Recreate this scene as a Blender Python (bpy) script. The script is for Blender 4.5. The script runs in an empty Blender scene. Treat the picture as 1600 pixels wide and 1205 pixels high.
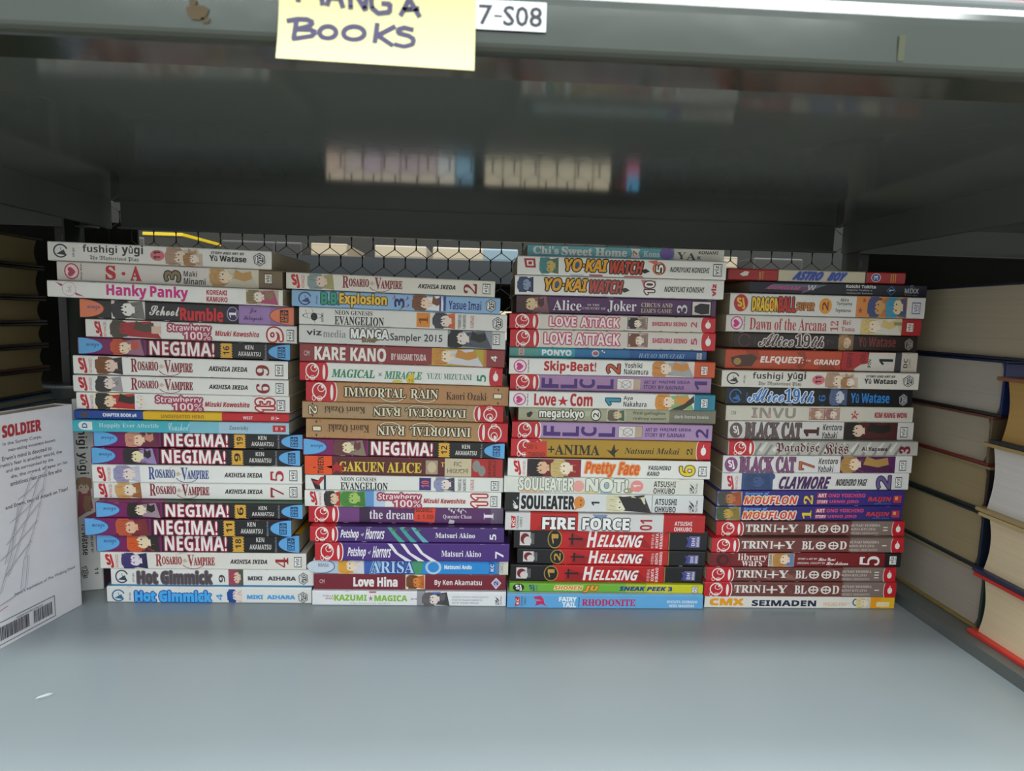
import bpy, math, random
from mathutils import Matrix, Vector
C = bpy.context.scene.collection
random.seed(7)
# ------------------------------------------------------------------ camera
cam = bpy.data.cameras.new('camera')
cam.sensor_width = 36.0
cam.lens = 36.0 * 960 / 1600
cam.clip_start = 0.01
cam.dof.use_dof = True
cam.dof.focus_distance = 0.57
cam.dof.aperture_fstop = 15.0
co = bpy.data.objects.new('camera', cam)
C.objects.link(co)
RT, UP, FW = (0.998708, -0.042335, 0.028122), (-0.023231, 0.111900, 0.993448), (0.045204, 0.992817, -0.110772)
co.matrix_world = Matrix(((RT[0], UP[0], -FW[0], 0), (RT[1], UP[1], -FW[1], 0), (RT[2], UP[2], -FW[2], 0.2795), (0, 0, 0, 1)))
bpy.context.scene.camera = co
# ------------------------------------------------------------------ light of the shop
sc = bpy.context.scene
sc.view_settings.view_transform = 'Standard'
sc.view_settings.look = 'None'
sc.view_settings.gamma = 1
sc.view_settings.use_curve_mapping = False
sc.view_settings.exposure = 0.75
world = bpy.data.worlds.new('shop')
sc.world = world
world.use_nodes = True
wn = world.node_tree.nodes; wl = world.node_tree.links
wb = wn['Background']
wt = wn.new('ShaderNodeTexCoord'); ws = wn.new('ShaderNodeSeparateXYZ'); wr = wn.new('ShaderNodeMapRange'); wc = wn.new('ShaderNodeValToRGB')
wl.new(wt.outputs['Generated'], ws.inputs[0]); wl.new(ws.outputs['Z'], wr.inputs['Value'])
wr.inputs['From Min'].default_value = -1; wr.inputs['From Max'].default_value = 1
wl.new(wr.outputs[0], wc.inputs[0]); wl.new(wc.outputs[0], wb.inputs[0])
e = wc.color_ramp.elements                      # dim shop floor below, shelves at eye height, bright ceiling above
e[0].position = 0.30; e[0].color = (0.10, 0.095, 0.09, 1)
e[1].position = 0.80; e[1].color = (0.86, 0.95, 1.0, 1)
q = e.new(0.5); q.color = (0.60, 0.61, 0.60, 1)
q = e.new(0.60); q.color = (0.80, 0.84, 0.85, 1)
wb.inputs[1].default_value = 1.1
def tube(name, loc, sx, sy, power, rot=(0, 0, 0), col=(0.93, 1.0, 0.98)):
    l = bpy.data.lights.new(name, 'AREA')
    l.shape = 'RECTANGLE'; l.size = sx; l.size_y = sy; l.energy = power; l.color = col
    o = bpy.data.objects.new(name, l); C.objects.link(o)
    o.location = loc; o.rotation_euler = rot
    return o
# fluorescent tubes over the aisle in front, and over the next aisle behind the mesh
tube('aisle_tube_light', (0.1, -0.75, 1.75), 2.4, 0.16, 24)
tube('aisle_tube_light', (1.75, -0.25, 1.75), 2.4, 0.16, 22)
tube('aisle_tube_light', (0.0, -2.0, 1.75), 3.0, 0.3, 60, (math.radians(-25), 0, 0))
tube('aisle_tube_light', (0.0, -4.0, 1.75), 4.0, 0.3, 60, (math.radians(-50), 0, 0))
tube('aisle_tube_light', (3.9, -3.4, 1.75), 3.8, 0.3, 260, (math.radians(-55), 0, 0))
tube('next_aisle_tube_light', (0.0, 1.02, 1.3), 1.6, 0.12, 16)
# ------------------------------------------------------------------ materials
def lin(h):
    h = h.lstrip('#'); r = []
    for i in (0, 2, 4):
        c = int(h[i:i+2], 16) / 255
        r.append(c / 12.92 if c <= 0.04045 else ((c + 0.055) / 1.055) ** 2.4)
    return (*r, 1)
MATS = {}
def mat(h, kind='paper'):
    key = h + kind
    if key in MATS: return MATS[key]
    m = bpy.data.materials.new(kind + '_' + h.lstrip('#')); m.use_nodes = True
    nt = m.node_tree; N = nt.nodes; L = nt.links
    b = N['Principled BSDF']
    tc = N.new('ShaderNodeTexCoord'); mp = N.new('ShaderNodeMapping'); nz = N.new('ShaderNodeTexNoise')
    L.new(tc.outputs['Object'], mp.inputs[0]); L.new(mp.outputs[0], nz.inputs['Vector'])
    mx = N.new('ShaderNodeMix'); mx.data_type = 'RGBA'
    L.new(nz.outputs['Fac'], mx.inputs['Factor'])
    c = lin(h)
    lo, hi, sc_, rough, spec = 0.93, 1.05, (60, 60, 60), 0.38, 0.5
    if kind == 'pages': lo, hi, sc_, rough, spec = 0.80, 1.08, (14, 14, 1500), 0.9, 0.1
    if kind == 'blockpages': lo, hi, sc_, rough, spec = 0.86, 1.06, (30, 6, 900), 0.9, 0.1
    if kind == 'metal': lo, hi, sc_, rough, spec = 0.93, 1.05, (7, 5, 7), 0.30, 0.5
    if kind == 'gloss': lo, hi, sc_, rough, spec = 0.97, 1.03, (7, 5, 7), 0.10, 0.5
    if kind == 'matte': rough, spec = 0.85, 0.2
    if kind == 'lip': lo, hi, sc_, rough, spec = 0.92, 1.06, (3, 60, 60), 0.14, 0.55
    mp.inputs['Scale'].default_value = sc_
    nz.inputs['Scale'].default_value = 1.0; nz.inputs['Detail'].default_value = 3
    mx.inputs['A'].default_value = tuple(x * lo for x in c[:3]) + (1,)
    mx.inputs['B'].default_value = tuple(min(1, x * hi) for x in c[:3]) + (1,)
    L.new(mx.outputs['Result'], b.inputs['Base Color'])
    b.inputs['Roughness'].default_value = rough
    b.inputs['Specular IOR Level'].default_value = spec
    if kind in ('metal', 'gloss', 'lip'):
        n2 = N.new('ShaderNodeTexNoise'); n2.inputs['Scale'].default_value = 45; n2.inputs['Detail'].default_value = 2
        L.new(tc.outputs['Object'], n2.inputs['Vector'])
        bp = N.new('ShaderNodeBump'); bp.inputs['Strength'].default_value = 0.02 if kind == 'gloss' else 0.06
        bp.inputs['Distance'].default_value = 0.002
        L.new(n2.outputs['Fac'], bp.inputs['Height']); L.new(bp.outputs[0], b.inputs['Normal'])
    MATS[key] = m
    return m
# ------------------------------------------------------------------ object helpers
def empty(name, loc, label, cat, group=None, rot=(0, 0, 0)):
    o = bpy.data.objects.new(name, None); C.objects.link(o)
    o.empty_display_size = 0.02; o.location = loc; o.rotation_euler = rot
    o['label'] = label; o['category'] = cat
    if group: o['group'] = group
    return o
class MB:
    def __init__(s): s.v = []; s.f = []; s.m = []; s.mats = []; s.sm = []
    def mi(s, m):
        if m not in s.mats: s.mats.append(m)
        return s.mats.index(m)
    def face(s, pts, m, smooth=False):
        i = len(s.v); s.v += [tuple(p) for p in pts]; s.f.append(tuple(range(i, i + len(pts)))); s.m.append(s.mi(m)); s.sm.append(smooth)
    def add(s, vs, fs, m, smooth=False):
        i = len(s.v); s.v += [tuple(p) for p in vs]; k = s.mi(m)
        for f in fs: s.f.append(tuple(a + i for a in f)); s.m.append(k); s.sm.append(smooth)
    def box(s, x0, x1, y0, y1, z0, z1, m):
        vs = [(x, y, z) for x in (x0, x1) for y in (y0, y1) for z in (z0, z1)]
        s.add(vs, [(0, 1, 3, 2), (4, 6, 7, 5), (0, 4, 5, 1), (2, 3, 7, 6), (0, 2, 6, 4), (1, 5, 7, 3)], m)
    def extrude(s, prof, x0, x1, m, closed=True, smooth=False):
        """profile of (y, z) points swept along x, with end caps"""
        n = len(prof)
        vs = [(x0, y, z) for y, z in prof] + [(x1, y, z) for y, z in prof]
        fs = [(i, (i + 1) % n, n + (i + 1) % n, n + i) for i in range(n if closed else n - 1)]
        s.add(vs, fs, m, smooth)
        if closed:
            s.face(vs[:n][::-1], m); s.face(vs[n:], m)
    def obj(s, name, parent=None, bevel=0, auto=False):
        me = bpy.data.meshes.new(name); me.from_pydata(s.v, [], s.f)
        for m in s.mats: me.materials.append(m)
        me.polygons.foreach_set('material_index', s.m); me.polygons.foreach_set('use_smooth', s.sm)
        o = bpy.data.objects.new(name, me); C.objects.link(o)
        if parent: o.parent = parent
        if bevel:
            b = o.modifiers.new('bevel', 'BEVEL'); b.width = bevel; b.segments = 2; b.limit_method = 'ANGLE'
        return o
def tag(o, label=None, cat=None, group=None, kind=None):
    if label: o['label'] = label
    if cat: o['category'] = cat
    if group: o['group'] = group
    if kind: o['kind'] = kind
    return o
# ------------------------------------------------------------------ lettering
def fm(s, f):
    base = {'b': 0x1D5D4, 's': 0x1D400, 'si': 0x1D468, 'c': 0x1D4D0, 'k': 0x1D56C, 'i': 0x1D63C}.get(f)
    if not base: return s
    o = ''
    for ch in s:
        if 'A' <= ch <= 'Z': o += chr(base + ord(ch) - 65)
        elif 'a' <= ch <= 'z': o += chr(base + 26 + ord(ch) - 97)
        elif '0' <= ch <= '9': o += chr((0x1D7CE if f in ('s', 'si', 'c', 'k') else 0x1D7EC) + ord(ch) - 48)
        else: o += ch
    return o
GC = {}
PEN = bpy.data.objects.new('pen', bpy.data.curves.new('pen', 'FONT'))
PEN.data.resolution_u = 2; PEN.data.fill_mode = 'FRONT'
def glyphs(s, f):
    """flat outlines of a line of writing, fitted to a unit box"""
    k = (s, f)
    if k not in GC:
        ob = PEN; ob.data.body = fm(s, f); me = ob.to_mesh()
        vs = [(v.co.x, v.co.y) for v in me.vertices]; fs = [tuple(p.vertices) for p in me.polygons]
        ob.to_mesh_clear()
        xs = [v[0] for v in vs]; ys = [v[1] for v in vs]
        a, b, c, d = min(xs), max(xs), min(ys), max(ys)
        GC[k] = ([((x - a) / (b - a or 1), (y - c) / (d - c or 1)) for x, y in vs], fs)
    return GC[k]
class Print:
    """ink laid on a flat face: pixel-like x (crop columns) and v in percent of the height, v=0 at the top"""
    def __init__(s, mb, xl, xr, W, Hh, step=1.3e-5):
        s.mb = mb; s.xl = xl; s.xr = xr; s.W = W; s.H = Hh; s.i = 3; s.step = step
    def P(s, x, v): return ((x - s.xl) / (s.xr - s.xl) * s.W - s.W / 2, -s.i * s.step, s.H * (1 - v / 100))
    def poly(s, pts, c):
        s.i += 1; s.mb.face([s.P(x, min(98.5, max(1.5, v))) for x, v in pts][::-1], mat(c))
    def R(s, x0, x1, v0, v1, c): s.poly([(x0, v0), (x1, v0), (x1, v1), (x0, v1)], c)
    def E(s, x0, x1, v0, v1, c, n=20, a0=0, a1=360):
        cx, cv, rx, rv = (x0 + x1) / 2, (v0 + v1) / 2, (x1 - x0) / 2, (v1 - v0) / 2
        k = n + (a1 - a0 < 360)
        s.poly([(cx + rx * math.cos(math.radians(a0 + (a1 - a0) * i / n)), cv - rv * math.sin(math.radians(a0 + (a1 - a0) * i / n))) for i in range(k)][::-1], c)
    def O(s, x0, x1, v0, v1, c, w=0.22, n=24, a0=0, a1=360):
        """ring (or arc) of relative thickness w"""
        s.i += 1
        cx, cv, rx, rv = (x0 + x1) / 2, (v0 + v1) / 2, (x1 - x0) / 2, (v1 - v0) / 2
        m = mat(c)
        for i in range(n):
            q = []
            for a, k in ((i, 1), (i + 1, 1), (i + 1, 1 - w), (i, 1 - w)):
                t = math.radians(a0 + (a1 - a0) * a / n); q.append(s.P(cx + rx * k * math.cos(t), cv - rv * k * math.sin(t)))
            s.mb.face(q, m)
    def L(s, x0, v0, x1, v1, w, c):
        a = Vector(s.P(x0, v0)); b = Vector(s.P(x1, v1)); s.i += 1
        d = b - a; n = Vector((-d.z, 0, d.x)).normalized() * w * 0.0005
        dy = Vector((0, -s.i * s.step - a.y, 0))
        s.mb.face([a - n + dy, b - n + dy, b + n + dy, a + n + dy], mat(c))
    def T(s, t, x0, x1, v0, v1, c, f='b', r=0, o=None, ow=0.5, w=0, i=0):
        vs, fs = glyphs(t, f)
        A = s.P(x0, v1); B = s.P(x1, v0)
        dx, dz = B[0] - A[0], B[2] - A[2]
        def tr(u, q):
            if i: k = i * 1.6 * (dz / dx if r in (0, 2) else dx / dz); u = (u + k * q + (abs(k) - k) / 2) / (1 + abs(k))
            if r == 1: u, q = 1 - q, u
            elif r == 2: u, q = 1 - u, 1 - q
            elif r == 3: u, q = q, 1 - u
            return A[0] + u * dx, A[2] + q * dz
        pts = [tr(u, q) for u, q in vs]
        def lay(m, offs):
            s.i += 1
            for k, (ox, oz) in enumerate(offs):
                y = -s.i * s.step - k * 1e-6
                s.mb.add([(x + ox, y, z + oz) for x, z in pts], fs, m)
        if o:
            k = ow * 0.0021 + w * 0.0013
            lay(mat(o), [(k * math.cos(a * math.pi / 4), k * math.sin(a * math.pi / 4)) for a in range(8)])
        k = w * 0.001
        lay(mat(c), [(0, 0)] if not w else [(-k, -k), (k, k), (k, -k), (-k, k)])
    def A(s, x0, x1, v0, v1, bg, hair, skin, cloth, seed=1):
        """printed picture panel: background, a head of hair lying on its side, skin and clothing as plain patches"""
        rn = random.Random(seed)
        if bg: s.R(x0, x1, v0, v1, bg)
        w = x1 - x0; h = v1 - v0
        hp = s.H / s.W * (s.xr - s.xl) * h / 100; ww = w; w = min(w, hp * 1.5)
        def cl(p): return (min(x1, max(x0, p[0])), min(v1, max(v0, p[1])))
        s.poly([cl((x0 + w * a + (ww - w) * k, v0 + h * b)) for a, b, k in ((.58, .12, 0), (.98, -.05, .6), (1, 1.05, 1), (.56, .9, 0), (.5, .5, 0))], cloth)
        if ww > w * 1.3: s.poly([cl((x0 + w * .8 + (ww - w) * u, v0 + h * b)) for u, b in ((.2, 0), (.5, .2), (.9, .08), (.95, .5), (.6, .66), (.1, .5))], hair)
        n = 26
        q = lambda a, b: cl((x0 + w * a, v0 + h * b))
        s.poly([q(.34 + .38 * math.cos(t) * k, .5 + .6 * math.sin(t) * k) for t, k in ((i * 2 * math.pi / n, 1 + rn.uniform(-.16, .12)) for i in range(n))], hair)
        f = rn.uniform(-.06, .06)
        s.poly([q(.62 - .3 * math.cos(t * .95) * (1 if abs(t) < 1.6 else .55), .5 + f + .36 * math.sin(t)) for t in [i * math.pi / 8 - math.pi for i in range(16)]], skin)
        s.poly([q(.66, .36), q(.82, .30), q(.84, .68), q(.66, .64)], skin)
        e = '#3a302e'
        for d in (-.15, .15): s.E(x0 + w * .47, x0 + w * .54, v0 + h * (.47 + f + d), v0 + h * (.55 + f + d), e, 10)
        jag = [(.12, -.02)]
        for j in range(6): jag += [(rn.uniform(.40, .48), .1 + j * .16 + rn.uniform(-.03, .03)), (rn.uniform(.32, .37), .18 + j * .16)]
        s.poly([q(u, v) for u, v in jag + [(.12, 1.02)]][::-1], hair)
        hs = '#' + ''.join('%02x' % max(0, int(int(hair.lstrip('#')[i:i + 2], 16) * .62)) for i in (0, 2, 4))
        for j in range(6):
            a = rn.uniform(.06, .94); s.L(*q(rn.uniform(.06, .2), a), *q(rn.uniform(.26, .38), a + rn.uniform(-.14, .14)), .18, hs)
        for a, b in ((.1, .16), (.9, .84)): s.L(*q(.3, a), *q(.62, b), .3, hs)
        for j in range(3):
            a = rn.uniform(.1, .9)
            s.L(x0 + w * .7, v0 + h * a, x0 + w * .96, v0 + h * min(.95, max(.05, a + rn.uniform(-.3, .3))), .25, hair)
    def band(s, x0, x1, c, prof):
        s.i += 1
        X0 = (x0 - s.xl) / (s.xr - s.xl) * s.W - s.W / 2; X1 = (x1 - s.xl) / (s.xr - s.xl) * s.W - s.W / 2
        e = s.i * s.step
        p = [(y - e * ny, z - e * nz) for y, z, ny, nz in prof]
        n = len(p)
        s.mb.add([(X0, y, z) for y, z in p] + [(X1, y, z) for y, z in p], [(i, i + 1, n + i + 1, n + i) for i in range(n - 1)], mat(c))
    # ---- publishers' marks
    def viz(s, x0, x1, v0, v1, c='#33373c', bg='#f0f0ec'):
        s.R(x0, x1, v0, v1, c); w = (x1 - x0) * .07
        s.R(x0 + w, x1 - w, v0 + 5, v1 - 5, bg)
        s.T('viz', x0 + w * 2, x0 + (x1 - x0) * .62, v0 + 9, v1 - 9, c, 'b', 1); s.T('media', x0 + (x1 - x0) * .7, x1 - w * 1.8, v0 + 12, v1 - 12, c, 'b', 1)
    def vzo(s, x0, x1, v0, v1, c='#3a3c40', bg='#eeeeea'):
        h = [(.5, 0), (.95, .22), (1, .72), (.55, 1), (.08, .8), (0, .28)]
        def hx(k): return [(x0 + (x1 - x0) * (.5 + (a - .5) * k), v0 + (v1 - v0) * (.5 + (b - .5) * k)) for a, b in h]
        s.poly(hx(1), c); s.poly(hx(.86), bg); s.poly(hx(.74), c)
        s.T('VIZ', x0 + (x1 - x0) * .42, x0 + (x1 - x0) * .74, v0 + (v1 - v0) * .2, v0 + (v1 - v0) * .8, bg, 'b', 1)
        s.R(x0 + (x1 - x0) * .2, x0 + (x1 - x0) * .34, v0 + (v1 - v0) * .3, v0 + (v1 - v0) * .72, bg)
    def sj(s, x0, x1, v0=12, v1=95, c='#c3252f', adv=True):
        w = x1 - x0; e = .68 if adv else 1
        s.T('SJ', x0, x0 + w * e, v0, v1, c, 'b', 0, None, 0, .32, -.2)
        if adv: s.T('ADVANCED', x0 + w * .78, x1, v0, v1, c, 'n', 1)
    def sjc(s, x0, x1, v0, v1, c, fg='#f2efe8'):
        s.E(x0, x1, v0, v1, c); w = x1 - x0; h = v1 - v0
        s.T('SJ', x0 + w * .22, x1 - w * .2, v0 + h * .22, v1 - h * .2, fg, 'b', 0, None, 0, .12, -.25)
    def shj(s, x0, x1, v0, v1, c, lab=None):
        s.O(x0, x1, v0, v1, c, .2, 22, 20, 330); w = x1 - x0; h = v1 - v0
        s.poly([(x0 + w * .2, v0 + h * .72), (x0 + w * .72, v0 + h * .4), (x0 + w * .9, v0 + h * .8)], c)
        s.L(x0 + w * .5, v0 + h * .25, x0 + w * .6, v0 + h * .7, .5, c)
        s.T('shôjo', x1 + w * .28, x1 + w * .48, v0 + h * .25, v1 - h * .1, lab or c, 'b', 1)
    def sb(s, x0, x1, v0, v1, c='#c8377e'):
        w = x1 - x0; h = v1 - v0
        s.O(x0, x1, v0, v1, c, .16); s.E(x0 + w * .12, x1 - w * .12, v0 + h * .12, v1 - h * .12, '#f3d9e6')
        s.T('♥', x0 + w * .24, x1 - w * .24, v0 + h * .24, v1 - h * .18, c, 'n', 1)
        s.T('Shojo Beat', x1 + w * .06, x1 + w * .22, v0, v1, '#3a3034', 'b', 1)
    def tp(s, x0, x1, prof, c='#c4222e', w='#f4ece6'):
        W = x1 - x0; xe = x0 + W * .93
        s.E(x0 + W * .55, x1 + W * .035, -22, 122, w); s.E(x0 + W * .55, x1, -20, 120, c); s.band(x0, xe, c, prof)
        s.O(x0 + W * .2, x0 + W * .68, 4, 90, w, .16); s.O(x0 + W * .38, x0 + W * .62, 14, 52, w, .2); s.E(x0 + W * .5, x0 + W * .58, 18, 34, w)
        s.O(x0 + W * .36, x0 + W * .54, 72, 98, w, .2); s.E(x0 + W * .42, x0 + W * .48, 80, 92, w); s.O(x0 + W * .2, x0 + W * .32, 66, 98, w, .25)
        s.E(x0 + W * .8, x0 + W * .9, 12, 92, w)
    def tpr(s, x0, x1, prof, c='#c4222e', w='#f4ece6'):
        W = x1 - x0
        s.E(x0 - W * .04, x0 + W * .5, -18, 118, w); s.E(x0, x0 + W * .6, -18, 118, c); s.band(x0 + W * .22, x1, c, prof)
        s.E(x0 + W * .3, x0 + W * .68, 30, 74, w); s.L(x0 + W * .5, 18, x0 + W * .42, 40, .6, w)
    def drl(s, x0, x1, c='#62abe0', o='#1d3f93'):
        W = x1 - x0
        for k, q in ((1.04, o), (1, c)): s.E(x0 - W * k, x0 + W * k, 50 - 48 * k, 50 + 46 * k, q, 20, -90, 90)
        s.T('manga', x0 + W * .3, x0 + W * .86, 34, 62, '#2c4f90', 'c')
    def drr(s, x0, x1, c='#62abe0', o='#1d3f93', b='#163e6c'):
        W = x1 - x0
        for k, q in ((1.03, o), (1, c)): s.E(x1 - W * k, x1 + W * k, 50 - 46 * k, 50 + 46 * k, q, 20, 90, 270)
        s.R(x0 + W * .42, x0 + W * .78, 18, 84, b); s.T('DEL', x0 + W * .46, x0 + W * .59, 24, 78, c, 'b', 1); s.T('REY', x0 + W * .62, x0 + W * .75, 24, 78, c, 'b', 1)
    def kc(s, x0, x1, v0, v1, c='#c32430', fg='#f5f1ee', ln='#5a5a5a'):
        W = x1 - x0; h = v1 - v0
        s.poly([(x0, v0), (x0 + W * .42, v0 + h * .1), (x0 + W * .42, v1 - h * .1), (x0, v1), (x0 + W * .08, v0 + h * .5)], c)
        s.T('KC', x0 + W * .12, x0 + W * .36, v0 + h * .2, v1 - h * .2, fg, 'b', 1)
        s.T('KODANSHA', x0 + W * .5, x0 + W * .7, v0, v1, ln, 'b', 1); s.T('COMICS', x0 + W * .78, x1, v0 + 8, v1 - 8, ln, 'b', 1)
    def yen(s, x0, x1, v0, v1, c='#3c3a42'):
        W = x1 - x0
        s.T('Y', x0, x0 + W * .62, v0, v1, c, 'c', 1); s.T('Yen Press', x0 + W * .72, x1, v0, v1, c, 'n', 1)
# ------------------------------------------------------------------ a paperback
BR = 0.0013   # rounding of the spine edges
def book_profile(T, d=0.126, c=0.0006, r=BR):
    out = [(d, 0, 0, 1)]
    for k in range(5):
        a = math.pi / 2 * k / 4; out.append((r - r * math.sin(a), r - r * math.cos(a), math.sin(a), math.cos(a)))
    for k in range(5):
        a = math.pi / 2 * k / 4; out.append((r - r * math.cos(a), T - r + r * math.sin(a), math.cos(a), -math.sin(a)))
    out.append((d, T, 0, -1))
    return out
def paperback(name, loc, rot, L, T, spine, top, label, group, depth=0.126, pages='#b9ac94', under=None, cat='book'):
    root = empty(name, loc, label, cat, group, rot)
    prof = book_profile(T, depth)
    mb = MB(); n = len(prof); c = 0.0006
    inn = [(y + c * ny, z + c * nz) for y, z, ny, nz in prof]
    ms = [mat(under or spine)] + [mat(spine)] * (n - 3) + [mat(top or spine)]
    for i in range(n - 1):
        (y0, z0), (y1, z1) = prof[i][:2], prof[i + 1][:2]; (a0, b0), (a1, b1) = inn[i], inn[i + 1]
        mb.face([(-L/2, y0, z0), (-L/2, y1, z1), (L/2, y1, z1), (L/2, y0, z0)], ms[i])
        mb.face([(-L/2, a0, b0), (L/2, a0, b0), (L/2, a1, b1), (-L/2, a1, b1)], ms[i])
        for x in (-L/2, L/2): mb.face([(x, y0, z0), (x, y1, z1), (x, a1, b1), (x, a0, b0)], ms[i])
    for x in (-L/2, L/2): pass
    for k in (0, n - 1):
        mb.face([(-L/2, *prof[k][:2]), (L/2, *prof[k][:2]), (L/2, *inn[k]), (-L/2, *inn[k])], ms[0])
    pg = MB()
    pg.box(-L/2 + .0008, L/2 - .0008, .0014, depth - .001, .0007, T - .0007, mat(pages, 'pages'))
    return root, mb, pg, prof
# ------------------------------------------------------------------ what is printed on each spine
W, K = '#e9e8e3', '#17171b'
def fy(a, b, mk='#33343f'):
    x = lambda u: a + (b - a) * u
    return [('shj', x(.024), x(.089), 12, 84, mk), ('T', 'fushigi', x(.154), x(.307), 10, 60, '#3c3b40', 'b'), ('T', 'yûgi', x(.328), x(.422), 2, 60, '#3c3b40', 'b', {'w': .1}),
            ('T', 'The Mysterious Play', x(.184), x(.402), 64, 92, '#4a484c', 'k'),
            ('A', x(.52), x(.69), 4, 96, None, '#b5947c', '#ecd8c4', '#d9c6b2', 3), ('A', x(.6), x(.69), 30, 96, None, '#b08256', '#f0dfcf', '#cdb9a8', 5),
            ('E', x(.455), x(.518), 22, 78, '#d9727c'), ('T', '11', x(.47), x(.5), 30, 70, '#3b1c20', 'b', 1),
            ('T', 'STORY AND ART BY', x(.727), x(.877), 16, 30, '#3c3b40', 'b'), ('T', 'Yû Watase', x(.72), x(.886), 36, 66, '#35353a', 'b', {'w': .08}), ('vzo', x(.918), x(.972), 12, 84)]
def neg(a, b, num, hair, skin, cloth, seed=1, bg='#5b1748'):
    x = lambda u: a + (b - a) * u
    return [('band', x(0), x(.32), '#7a1a5a'), ('drl', x(.004), x(.114)), ('A', x(.15), x(.31), 2, 98, bg, hair, skin, cloth, seed),
            ('T', 'NEGIMA!', x(.336), x(.639), 9, 90, '#f1ece9', 'b', 0, '#a02340', .45, .1),
            ('R', x(.672), x(.722), 8, 92, '#dba63a')] + [('R', x(.668), x(.726), 14 + 15 * i, 20 + 15 * i, '#dba63a') for i in range(6)] + [
            ('T', num, x(.682), x(.712), 24, 76, '#1c1713', 'b', 1), ('T', 'KEN', x(.786), x(.826), 15, 40, '#d8d4d0', 'b'), ('T', 'AKAMATSU', x(.753), x(.86), 53, 80, '#d8d4d0', 'b'),
            ('T', 'Ballantine Books', x(.878), x(.888), 8, 94, '#9aa0aa', 'n', 1), ('drr', x(.898), x(1))]
def rv(a, b, num, nc, tc, hair, skin, cloth, seed=1):
    x = lambda u: a + (b - a) * u
    return [('sj', x(.022), x(.086), 14, 92), ('A', x(.1), x(.228), 3, 97, None, hair, skin, cloth, seed),
            ('O', x(.36), x(.43), 2, 60, '#d8c3ae', .08), ('T', 'R', x(.266), x(.296), 10, 80, tc, 's', {'w': .06}), ('T', 'OSARIO', x(.297), x(.392), 24, 70, tc, 's', {'w': .12}), ('T', '◆', x(.396), x(.418), 34, 60, '#cdb7a0', 'n'),
            ('T', 'V', x(.42), x(.452), 12, 82, tc, 's', {'w': .06}), ('T', 'AMPIRE', x(.45), x(.552), 26, 74, tc, 's', {'w': .12}), ('O', x(.39), x(.505), 10, 97, tc, .07, 20, 205, 350),
            ('T', 'AKIHISA IKEDA', x(.627), x(.808), 38, 64, '#2c2a2c', 'i', {'w': .06}), ('T', num, x(.848), x(.912), 24, 84, nc, 'si', 1), ('viz', x(.94), x(.978), 20, 82)]
def sbr(a, b, num, x0, x1, x2, x3, n0, n1, z0, z1):
    return [('T', 'Strawberry', x0, x1, 12, 62, '#f1dfe0', 'b', 0, '#a63a56', .8), ('T', '100%', x0 + (x1 - x0) * .36, x1, 52, 96, '#f1dfe0', 'b', 0, '#a63a56', .8),
            ('T', 'Mizuki Kawashita', x2, x3, 40, 70, '#b23138', 'i', {'w': .06}), ('T', num, n0, n1, 14, 92, '#f2e9e4', 'b', 1, '#b4262c', .7), ('viz', z0, z1, 22, 86)]
def hel(a, b, num):
    x = lambda u: a + (b - a) * u
    return [('band', x(.215), x(.797), '#bf2022'), ('R', x(.8), x(.804), 2, 98, '#a98a3c'), ('R', x(.03), x(.085), 18, 84, '#d9d2cf'), ('E', x(.034), x(.08), 24, 78, '#7a1c22'), ('E', x(.05), x(.09), 40, 84, '#d9d2cf')] + \
           [('R', x(.089 + .006 * i), x(.091 + .006 * i), 24, 78, '#9a9a9a') for i in range(3)] + \
           [('poly', [(x(.3), 20), (x(.38), 50), (x(.36), 96), (x(.28), 90)], '#9c1a20'), ('poly', [(x(.56), 4), (x(.66), 30), (x(.72), 96), (x(.6), 70)], '#a01b20'),
            ('E', x(.172), x(.247), 3, 98, '#a98a3c'), ('E', x(.177), x(.242), 9, 92, K), ('T', num, x(.192), x(.227), 26, 76, '#c39a46', 'b', 1),
            ('R', x(.28), x(.352), 44, 54, '#1d1416'), ('R', x(.294), x(.304), 22, 78, '#1d1416'), 
            ('T', 'ELLSING', x(.428), x(.667), 26, 86, '#f2eeec', 'b', 0, None, 0, .14, .2), ('T', 'H', x(.376), x(.426), 8, 88, '#f2eeec', 'b', 0, None, 0, .16, .1),
            ('T', '平野耕太', x(.708), x(.724), 16, 92, '#dfc9c6', 'n', 1), ('T', 'KOHTA', x(.73), x(.746), 14, 88, '#eee4e2', 'b', 1), ('T', 'HIRANO', x(.752), x(.768), 8, 92, '#eee4e2', 'b', 1),
            ('R', x(.905), x(.963), 26, 82, '#6d6a9c'), ('poly', [(x(.888), 30), (x(.925), 38), (x(.925), 74), (x(.888), 82), (x(.9), 56)], '#4a4a92'), ('T', 'DH', x(.918), x(.936), 36, 74, '#dcdcea', 'b', 1), ('T', 'MANGA', x(.945), x(.958), 30, 78, '#e4e4ee', 'b', 1)]
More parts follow.
